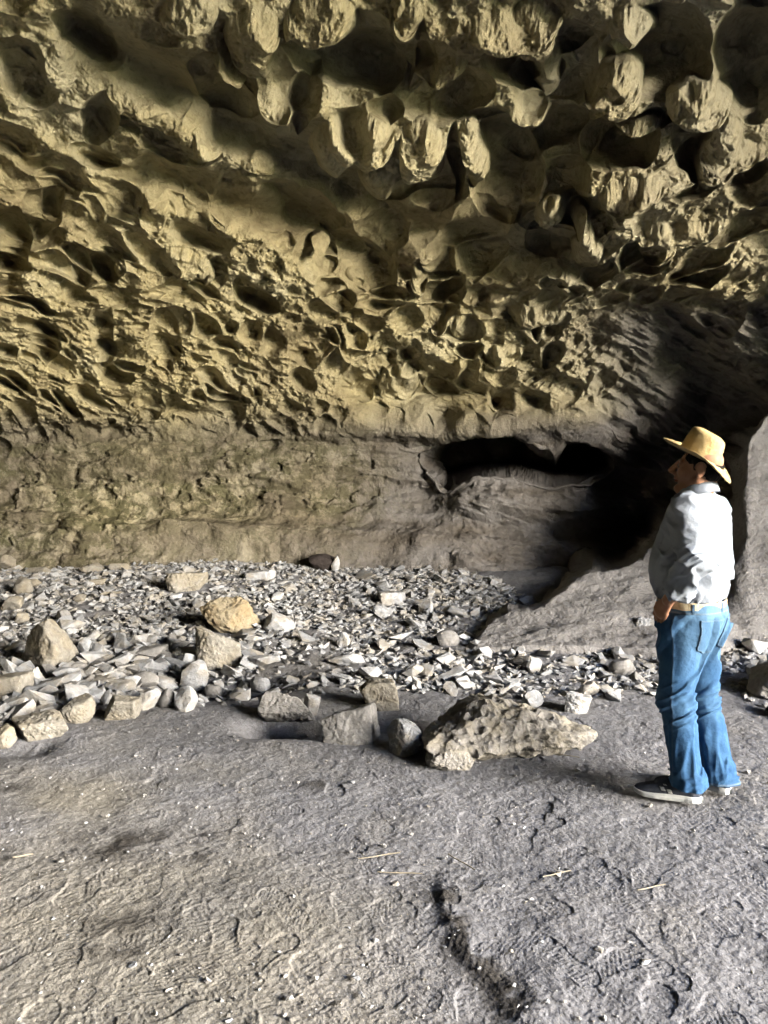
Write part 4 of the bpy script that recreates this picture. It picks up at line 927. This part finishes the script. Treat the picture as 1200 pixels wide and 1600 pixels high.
def build_man():
    # ---- body: one continuous skin from head to ankles
    zs = np.concatenate([lin(.05, .82, .012), lin(.832, 1.02, .0035), lin(1.03, 1.42, .012), lin(1.43, 1.75, .003)])
    f = Field(lin(-.20, .22, .0035), lin(-.31, .31, .0035), zs)
    f.loft([(.80, 0, .11, .14), (.97, 0, .11, .145), (1.09, .02, .165, .165), (1.24, .0, .14, .165), (1.38, -.01, .10, .145), (1.44, -.012, .06, .09)], .03)
    f.cone((-.006, 0, 1.38), H((-.022, 0, -.045)), .056, .054, .03)
    for sd_ in (1, -1):
        A = ARM[sd_]
        f.cone((-.012, sd_ * .1, 1.40), A['sh'], .05, .055, .04); f.cone(A['sh'], A['el'], .048, .028, .02); f.cone(A['el'], A['cu'], .028, .034, .02); f.cone(A['cu'], A['wr'], .036, .027, .015)
        w = np.array(A['wr']); kn = np.array(A['kn'])
        ax = (kn - w) / np.linalg.norm(kn - w); side = np.cross(ax, np.array([0, sd_ * 1.0, 0])); side /= np.linalg.norm(side); nrm = np.cross(side, ax); nrm /= np.linalg.norm(nrm)
        f.cone(w, kn - ax * .012, .027, .036, .012, 'u', (nrm, 2.0))
        # fingers dip into the front pocket, the thumb leaves the side of the palm
        for q, (off, ln, cur) in enumerate(((-.028, .070, .012), (-.010, .080, .016), (.009, .075, .018), (.026, .058, .020))):
            b0 = kn + side * off; b1 = b0 + ax * ln * .5 - nrm * sd_ * cur * .3; b2 = b1 + ax * ln * .42 - nrm * sd_ * cur
            f.cone(b0 - ax * .02, b1, .0095, .0088, .004); f.cone(b1, b2, .0088, .0072, .003)
        fw = 1 if side[0] > 0 else -1
        t0 = w + (kn - w) * .30 + side * fw * .022; t1 = t0 + side * fw * .014 + ax * .030; t2 = t1 - side * fw * .002 + ax * .030
        f.cone(t0, t1, .012, .0105, .006); f.cone(t1, t2, .0105, .0085, .003)
        f.cone((0, sd_ * .09, .86), (.01, sd_ * .105, .50), .085, .055, .02); f.cone((.01, sd_ * .105, .50), ((-.045, .095, .08) if sd_ > 0 else (-.10, -.11, .08)), .052, .038, .02)
    # head
    def E(c, r, k=.012, op='u'): f.ell(H(c), np.array(r) * HS, k, op, HMn)
    def K(a, b, r1, r2, k=.01, op='u'): f.cone(H(a), H(b), r1 * HS, r2 * HS, k, op)
    E((-.006, 0, .036), (.083, .069, .072)); E((.040, 0, -.018), (.056, .058, .080), .02)
    for q in (1, -1):
        K((.0, q * .048, -.050), (.070, q * .014, -.098), .024, .022, .02); E((.055, q * .040, -.018), (.032, .026, .028), .015)
        E((.088, q * .030, .014), (.014, .017, .012), .01, 's'); E((.0785, q * .030, .012), (.013, .014, .011), .003)
        K((.082, q * .014, .034), (.074, q * .046, .030), .008, .007, .008); K((.085, q * .018, .020), (.080, q * .042, .018), .0045, .004, .003)
        K((.104, q * .010, -.022), (.108, q * .012, -.024), .008, .007, .006)
        E((-.012, q * .079, .0), (.021, .007, .033), .004); E((-.010, q * .088, .003), (.011, .006, .018), .004, 's'); E((-.006, q * .082, -.028), (.010, .006, .010), .005)
    K((.090, 0, .026), (.121, 0, -.012), .010, .013, .008); K((.121, 0, -.013), (.106, 0, -.026), .011, .008, .006)
    E((.094, 0, -.046), (.014, .024, .0065), .005); E((.092, 0, -.057), (.013, .021, .0065), .004); E((.104, 0, -.0515), (.012, .026, .0012), .002, 's')
    E((.082, 0, -.090), (.022, .026, .018), .012); E((.086, 0, -.036), (.016, .03, .016), .012)
    E((.035, 0, -.085), (.05, .045, .022), .02)
    V, Fa = f.mesh(); me = mesh_from('body', V, Fa)
    L = (V - HO) @ HMn / HS
    tn = np.ones((len(V), 4), F32)
    lips = np.exp(-(((L[:, 0] - .10) / .02) ** 2 + (L[:, 1] / .024) ** 2 + ((L[:, 2] + .051) / .010) ** 2)); tn[:, 1] -= .35 * lips; tn[:, 2] -= .25 * lips
    brow = np.exp(-(((L[:, 0] - .085) / .02) ** 2 + ((np.abs(L[:, 1]) - .030) / .020) ** 2 + ((L[:, 2] - .034) / .006) ** 2)); tn[:, :3] *= (1 - .85 * np.clip(brow * 1.3, 0, 1))[:, None]
    stub = np.exp(-(((L[:, 0] - .08) / .06) ** 2 + ((L[:, 2] + .08) / .045) ** 2)) * (V[:, 2] > 1.45); tn[:, :3] *= (1 - .22 * stub)[:, None]
    set_tint(me, V, tn); body = obj('body', me, M_SKIN, man)
    # eyes
    for q in (1, -1):
        c = H((.0805, q * .030, .012)); bmv, bf = ICO[3]
        e = obj('eye', mesh_from('eye', bmv * .0125 * HS, bf), cloth_material('eye_white', (.22, .2, .19), (.26, .24, .22)) if q == 1 else bpy.data.materials['eye_white'], body, Vector(c))
        p = obj('pupil', mesh_from('pupil', bmv * .006 * HS, bf), M_HAIR, e, Vector(HMn @ np.array([.0082, 0, 0], F32)))
    # hair
    f = Field(lin(-.19, .12, .003), lin(-.13, .13, .003), lin(1.49, 1.76, .003))
    E((-.010, 0, .034), (.089, .074, .070)); E((-.038, 0, -.01), (.048, .064, .05), .02)
    for q in (1, -1): E((.012, q * .073, .018), (.010, .008, .030), .01)
    def cut(v, x, y, z):
        P = np.stack([x, y, z], -1) - HO; L = P @ HMn / HS
        front = L[..., 0] - (.072 - .9 * np.clip(.055 - L[..., 2], 0, .05))
        front = np.where(L[..., 2] < .02, L[..., 0] - (.020 * (L[..., 2] > -.03) - .030 * (L[..., 2] <= -.03)), front)
        bot = np.maximum(-.052 - L[..., 2], L[..., 2] - .075 - .25 * L[..., 0])
        ear = .026 - np.sqrt((L[..., 0] + .010) ** 2 + ((L[..., 2] + .002) * .75) ** 2) - 10 * (np.abs(L[..., 1]) < .06)
        up = -(x + .030) * math.sin(R(25)) + (z - 1.656) * math.cos(R(25)) + .004
        return np.maximum.reduce([up, v + .0022 * fbm(x * 120, y * 120, z * 35, 501, 2), front, bot, ear])
    f.mod(cut); V, Fa = f.mesh(); obj('hair', mesh_from('hair', V, Fa), M_HAIR, man)
    # ---- shirt
    f = Field(lin(-.27, .27, .0045), lin(-.36, .36, .0045), lin(.93, 1.57, .0045))
    f.loft([(.955, 0, .134, .168), (.985, .002, .152, .180), (1.03, .010, .174, .192), (1.09, .016, .183, .196), (1.16, .014, .176, .197), (1.25, .000, .157, .196), (1.33, -.008, .138, .190), (1.40, -.012, .116, .160), (1.45, -.014, .088, .112), (1.50, -.014, .068, .076)], .03)
    for sd_ in (1, -1):
        A = ARM[sd_]
        f.cone((-.015, sd_ * .11, 1.425), A['sh'], .052, .074, .04)
        f.cone(A['sh'], A['el'], .080, .064, .02); f.cone(A['el'], A['cu'], .066, .052, .02)
        c = np.array(A['cu']); d = np.array(A['wr']) - c; d /= np.linalg.norm(d)
        def cuff(x, y, z, c=c, d=d):
            px, py, pz = x - c[0], y - c[1], z - c[2]; u = px * d[0] + py * d[1] + pz * d[2]
            r_ = np.sqrt(np.maximum(px * px + py * py + pz * pz - u * u, 0))
            return np.maximum(np.maximum(r_ - .056 - .004 * np.cos((u + .012) * 120), np.abs(u + .006) - .022), .040 - r_)
        f.put(cuff, c - .08, c + .08, .004)
    def wr(v, x, y, z):
        # gathers: slanting pulls over the flank, fans at the elbow, blouse over the belt
        w = .010 * (fbm(x * 5 + z * 3, y * 5, z * 4, 511, 3)) 
        r1 = 1 - np.abs(fbm((z * 10 - x * 6), (y * 5), (x * 4 + z * 3), 521, 2)) * 2.2
        r2 = 1 - np.abs(fbm((x * 16 + z * 5), y * 16, z * 3.5, 531, 2)) * 2.2
        lowm = sstep(1.12, .97, z); arm = sstep(.17, .21, np.abs(y)) * sstep(1.44, 1.36, z)
        r3 = 1 - np.abs(fbm(z * 20 + x * 14, y * 8, x * 8, 541, 2)) * 2.0
        elb = np.exp(-((z - 1.15) / .10) ** 2) * arm + .5 * np.exp(-((z - 1.06) / .05) ** 2) * arm
        d = v + w - .014 * np.clip(r1, 0, 1) * sstep(.14, .0, x) - .016 * lowm * np.clip(r2, 0, 1) - .014 * elb * np.clip(r3, 0, 1)
        d = np.maximum(d, .958 + .006 * np.sin(np.arctan2(y, x) * 9) - z)
        # armhole seam
        pl = np.abs(np.abs(y) - .165 - .12 * (1.40 - z) * 0 - .3 * (x + .07) ** 2)
        d = d + .0035 * sstep(.006, .0, pl) * (z > 1.24) * (np.abs(y) > .12)
        # open neck
        nk = np.sqrt((x + .012) ** 2 + (y * .98) ** 2) - .060
        return np.maximum(d, -np.maximum(nk, 1.455 - z))
    f.mod(wr); V, Fa = f.mesh(); sh = obj('shirt', mesh_from('shirt', V, Fa), M_SHIRT, man)
    # collar: a folded band round the neck, higher at the back, open in front
    V = []; Fq = []; na = 60; prof = [(.066, .0), (.069, .022), (.0715, .036), (.0765, .038), (.082, .028), (.090, .006), (.0935, -.008), (.090, -.010), (.084, .004), (.0765, .024)]
    for i in range(na + 1):
        th = R(16) + (R(344) - R(16)) * i / na; c, s_ = math.cos(th), math.sin(th); fr = max(0, c)
        for (r_, h_) in prof:
            V.append((-.018 + r_ * c * 1.06 + .018 * fr, r_ * s_, 1.478 + h_ - .042 * fr - .018 * c))
    k_ = len(prof)
    for i in range(na):
        for j in range(k_): Fq.append((i * k_ + j, i * k_ + (j + 1) % k_, (i + 1) * k_ + (j + 1) % k_, (i + 1) * k_ + j))
    obj('collar', mesh_from('collar', V, Fq), M_SHIRT, sh)
    # ---- belt
    V = []; Fq = []; na = 90; prof = [(0, 0), (.004, 0), (.004, .034), (0, .034)]
    for i in range(na):
        th = 2 * math.pi * i / na; c, s_ = math.cos(th), math.sin(th)
        rr_ = 1 / ((abs(c / .144) ** 2.3 + abs(s_ / .178) ** 2.3) ** (1 / 2.3))
        for (o_, h_) in prof: V.append(((rr_ + o_) * c, (rr_ + o_) * s_, .931 + h_ + .002 * math.sin(i * .9)))
    for i in range(na):
        for j in range(4): Fq.append((i * 4 + j, ((i + 1) % na) * 4 + j, ((i + 1) % na) * 4 + (j + 1) % 4, i * 4 + (j + 1) % 4))
    obj('belt', mesh_from('belt', V, Fq, False), M_BELT, man)
    # ---- jeans
    AN = {1: (-.050, .098, .10), -1: (-.105, -.112, .10)}
    f = Field(lin(-.24, .22, .0045), lin(-.24, .24, .0045), lin(.02, .98, .0045))
    f.loft([(.64, 0, .06, .10), (.74, 0, .105, .140), (.82, -.004, .142, .168), (.88, -.004, .152, .176), (.92, 0, .148, .176), (.952, 0, .143, .177)], .03)
    for q in (1, -1):
        f.ell((-.046, q * .078, .835), (.082, .084, .14), .04)
        kn = (.018 if q > 0 else -.01, q * .104, .49)
        f.cone((0, q * .092, .82), kn, .108, .078, .012); f.cone(kn, AN[q], .076, .067, .02)
        f.cone(AN[q], (AN[q][0] - .003, AN[q][1], .055), .070, .072, .02)
    def wr(v, x, y, z):
        w = .008 * fbm(x * 5, y * 5, z * 4, 551, 3)
        # thigh pulls run down and back, knee creases lie across, folds stack at the hem
        r1 = 1 - np.abs(fbm(x * 9 + z * 5.5, y * 7, z * 1.6, 561, 2)) * 2.4
        r2 = 1 - np.abs(fbm(x * 6, y * 6, z * 22 + x * 14, 571, 2)) * 2.2
        r3 = 1 - np.abs(fbm(x * 14, y * 14, z * 2.2, 581, 2)) * 2.4
        th_ = sstep(.50, .66, z) * sstep(.95, .84, z); kn_ = np.exp(-((z - .47) / .10) ** 2); sh_ = sstep(.42, .32, z); hm = sstep(.17, .09, z)
        d = v + w - .022 * th_ * np.clip(r1, 0, 1) - .017 * kn_ * np.clip(r2, 0, 1) - .010 * sh_ * np.clip(r3, 0, 1) - .012 * hm * np.clip(r2, 0, 1)
        # seat seam
        d = d + .010 * np.exp(-(y / .010) ** 2) * (x < 0) * sstep(.97, .80, z)
        # side seam, waistband edge
        d = d - .003 * np.exp(-((x + .005) / .006) ** 2) * (np.abs(y) > .08) * (z < .9)
        d = d - .004 * sstep(.912, .918, z)
        hemz = .058 + .012 * np.sin(np.arctan2(y, x) * 1.0) 
        return np.maximum(d, hemz - z)
    f.mod(wr); V, Fa = f.mesh()
    me = mesh_from('jeans', V, Fa); nrm = np.zeros((len(V), 3), F32); me.vertices.foreach_get('normal', nrm.ravel()) if False else None
    nn = np.empty(len(V) * 3, F32); me.vertices.foreach_get('normal', nn); nn = nn.reshape(-1, 3)
    fade = np.clip(.55 * sstep(.55, .80, V[:, 2]) * sstep(.02, -.08, V[:, 0]) + .45 * sstep(.86, .93, V[:, 2]) + .25 * np.exp(-((V[:, 2] - .46) / .12) ** 2) + .15 * fbm(V[:, 0] * 9, V[:, 1] * 9, V[:, 2] * 5, 591, 3), 0, 1)
    stitch = np.exp(-((V[:, 2] - .916) / .003) ** 2) * .8 + .2 * np.exp(-((V[:, 0] + .005) / .004) ** 2) * (np.abs(V[:, 1]) > .07) * (V[:, 2] < .9) + .7 * np.exp(-(((V[:, 2] - .064) / .004) ** 2))
    tn = np.stack([fade, np.clip(stitch, 0, 1), fade * 0, fade * 0 + 1], -1); set_tint(me, V, tn); jeans = obj('jeans', me, M_JEANS, man)
    # back pockets lifted off the seat
    for q in (1, -1):
        yy = V[:, 1] * q; zz = V[:, 2]
        bot = .765 + .25 * np.abs(yy - .088) ** 1.0
        ins = lambda p: (np.abs(p[:, 1] * q - .084) < .056 - .08 * (.885 - p[:, 2])) & (p[:, 2] < .885) & (p[:, 2] > .722 + .45 * np.abs(p[:, 1] * q - .084)) & (p[:, 0] < -.005)
        fc = V[Fa].mean(1); keep = ins(fc)
        if keep.sum() < 10: continue
        used = np.unique(Fa[keep]); mp = np.full(len(V), -1); mp[used] = np.arange(len(used))
        PV = V[used] + nn[used] * .0045; PF = mp[Fa[keep]]
        # rim back to the cloth
        ed = {}
        for fq in PF:
            for j in range(4):
                e = (int(fq[j]), int(fq[(j + 1) % 4])); ed[e] = 1
        rim = [e for e in ed if (e[1], e[0]) not in ed]
        PV2 = np.concatenate([PV, V[used] - nn[used] * .002]); nU = len(used)
        rf = np.array([(e[1], e[0], e[0] + nU, e[1] + nU) for e in rim])
        bv = np.zeros(nU); 
        for e in rim: bv[e[0]] = 1
        for _ in range(1):
            b2 = bv.copy()
            for fq in PF:
                if bv[fq].max() > 0: b2[fq] = 1
            bv = b2
        pm = mesh_from('pocket', PV2, np.concatenate([PF, rf]))
        tint = np.zeros((len(PV2), 4), F32); tint[:, 0] = .55; tint[:nU, 1] = bv * .3; tint[:, 3] = 1
        set_tint(pm, PV2, tint); obj('pocket', pm, M_JEANS, jeans)
    # belt loops
    for th in (R(180), R(118), R(242), R(62), R(298)):
        c, s_ = math.cos(th), math.sin(th); rr_ = 1 / ((abs(c / .149) ** 2.3 + abs(s_ / .183) ** 2.3) ** (1 / 2.3))
        bm = bmesh.new(); bmesh.ops.create_cube(bm, size=1.0); bmesh.ops.scale(bm, vec=(.006, .011, .046), verts=bm.verts); bmesh.ops.bevel(bm, geom=bm.edges[:], offset=.0015, segments=2, affect='EDGES')
        lm = bpy.data.meshes.new('belt_loop'); bm.to_mesh(lm); bm.free()
        tint = np.tile(np.array([.5, .2, 0, 1], F32), (len(lm.vertices), 1)); set_tint(lm, None, tint)
        o = obj('belt_loop', lm, M_JEANS, jeans, (rr_ * c, rr_ * s_, .938)); o.rotation_euler = (0, 0, th)
    # ---- shoes
    for q, hx, hy, an in ((1, -.100, .085, R(22)), (-1, -.155, -.112, R(-6))):
        ro = empty('shoe', (hx, hy, 0), an); ro.parent = man
        def half(u): return np.interp(u, [-.01, .0, .03, .08, .14, .20, .25, .275, .292, .30], [.0, .024, .036, .036, .042, .050, .046, .037, .022, .0])
        f = Field(lin(-.02, .32, .003), lin(-.07, .07, .003), lin(-.01, .15, .003))
        def upper(x, y, z):
            top = np.interp(x, [-.01, .0, .04, .09, .13, .18, .24, .29, .3], [.085, .098, .100, .105, .098, .072, .056, .040, .030])
            hw = half(np.clip(x + .0, -.01, .3)) - .002; q_ = np.clip((z - .02) / np.maximum(top - .02, .01), 0, 1.5)
            wid = hw * np.sqrt(np.maximum(1 - .80 * q_ ** 2.2, 0))
            return np.maximum(np.maximum(np.abs(y) - wid, z - top), .015 - z) * .8
        f.put(upper, (-.01, -.06, 0), (.3, .06, .13), .001)
        f.ell((.135, 0, .075), (.07, .03, .03), .012)
        V, Fa = f.mesh(); up = mesh_from('upper', V, Fa); nn = np.empty(len(V) * 3, F32); up.vertices.foreach_get('normal', nn); nn = nn.reshape(-1, 3)
        upo = obj('upper', up, M_SUEDE, ro)
        f = Field(lin(-.02, .33, .003), lin(-.07, .07, .003), lin(-.006, .06, .003))
        def sole(x, y, z):
            hw = half(np.clip(x / 1.01, -.01, .3)) + .004 - .004 * np.abs(z - .018) / .018
            th_ = .034 - .008 * sstep(.1, .3, x); toe = .014 * sstep(.24, .31, x)
            return np.maximum(np.maximum(np.abs(y) - hw, z - th_ - toe * .4), toe - z + .001) * .8
        f.put(sole, (-.01, -.06, 0), (.31, .06, .05), .001)
        SV, SF = f.mesh(); obj('sole', mesh_from('sole', SV, SF), M_RUB, ro)
        fc = V[Fa].mean(1)
        def patch(name, mask, mat, lift=.0018):
            if mask.sum() < 3: return
            used = np.unique(Fa[mask]); mp = np.full(len(V), -1); mp[used] = np.arange(len(used)); nU = len(used)
            PF = mp[Fa[mask]]; ed = {}
            for fq in PF:
                for j in range(4): ed[(int(fq[j]), int(fq[(j + 1) % 4]))] = 1
            rim = [e for e in ed if (e[1], e[0]) not in ed]
            PV = np.concatenate([V[used] + nn[used] * lift, V[used] - nn[used] * .001]); rf = np.array([(e[1], e[0], e[0] + nU, e[1] + nU) for e in rim])
            obj(name, mesh_from(name, PV, np.concatenate([PF, rf])), mat, ro)
        def para(u0, u1, z0, z1, sl): return (fc[:, 0] - (fc[:, 2] - z0) * sl > u0) & (fc[:, 0] - (fc[:, 2] - z0) * sl < u1) & (fc[:, 2] > z0) & (fc[:, 2] < z1) & (np.abs(fc[:, 1]) > .01)
        for sgn in (1, -1):
            sm = fc[:, 1] * sgn > 0
            patch('stripe', para(.116, .136, .036, .054, .5) & sm, M_WHITE); patch('stripe', para(.148, .168, .046, .062, .6) & sm, M_WHITE); patch('stripe', para(.140, .156, .068, .076, .9) & sm, M_WHITE)
        patch('heel_tab', (fc[:, 0] < .085) & (fc[:, 2] > .058 + .12 * fc[:, 0] * 0) & (fc[:, 2] < .082), M_WHITE)
    # ---- hat
    V = []; Fq = []; na = 72; rings = []
    cr = [(0.0, .118), (.030, .119), (.055, .117), (.070, .110), (.078, .098), (.083, .06), (.088, .01), (.0905, .0), (.098, -.001), (.12, .001), (.15, .004), (.158, .006), (.166, .008), (.171, .011)]
    prof = cr + [(.171, .0075), (.166, .0045), (.158, .0025), (.15, .0005), (.12, -.0025), (.098, -.0045), (.088, -.004), (.085, .01), (.080, .06), (.074, .094), (.050, .112), (0.0, .113)]
    for (r_, h_) in prof:
        for i in range(na):
            th = 2 * math.pi * i / na; c, s_ = math.cos(th), math.sin(th); b = sstep(.095, .175, np.array(r_)).item()
            ex = 1.10 if r_ < .1 else 1.10 - .02 * b; ey = .93 - .06 * b
            hh = h_ + b * (.006 * s_ * s_ - .070 * max(0, -c) ** 1.8 + .0 * c)
            if r_ < .08 and h_ > .08: hh -= .014 * math.exp(-(s_ * r_ / .02) ** 2) * (1 - .5 * r_ / .08); hh += .010 * c * r_ / .08
            if .04 < h_ < .1 and .07 < r_ < .09: pass
            V.append((r_ * c * ex, r_ * s_ * ey, hh + .0012 * math.sin(i * 2.1 + h_ * 60)))
    for j in range(len(prof) - 1):
        for i in range(na): Fq.append((j * na + i, (j + 1) * na + i, (j + 1) * na + (i + 1) % na, j * na + (i + 1) % na))
    me = mesh_from('hat', V, Fq)
    hat = obj('hat', me, M_STRAW, man, (-.018, -.004, 1.658)); hat.scale = (1.0, 1.02, 1.0); hat.rotation_euler = (Matrix.Rotation(R(14), 3, 'Z') @ Matrix.Rotation(R(-25), 3, 'Y')).to_euler()
build_man()
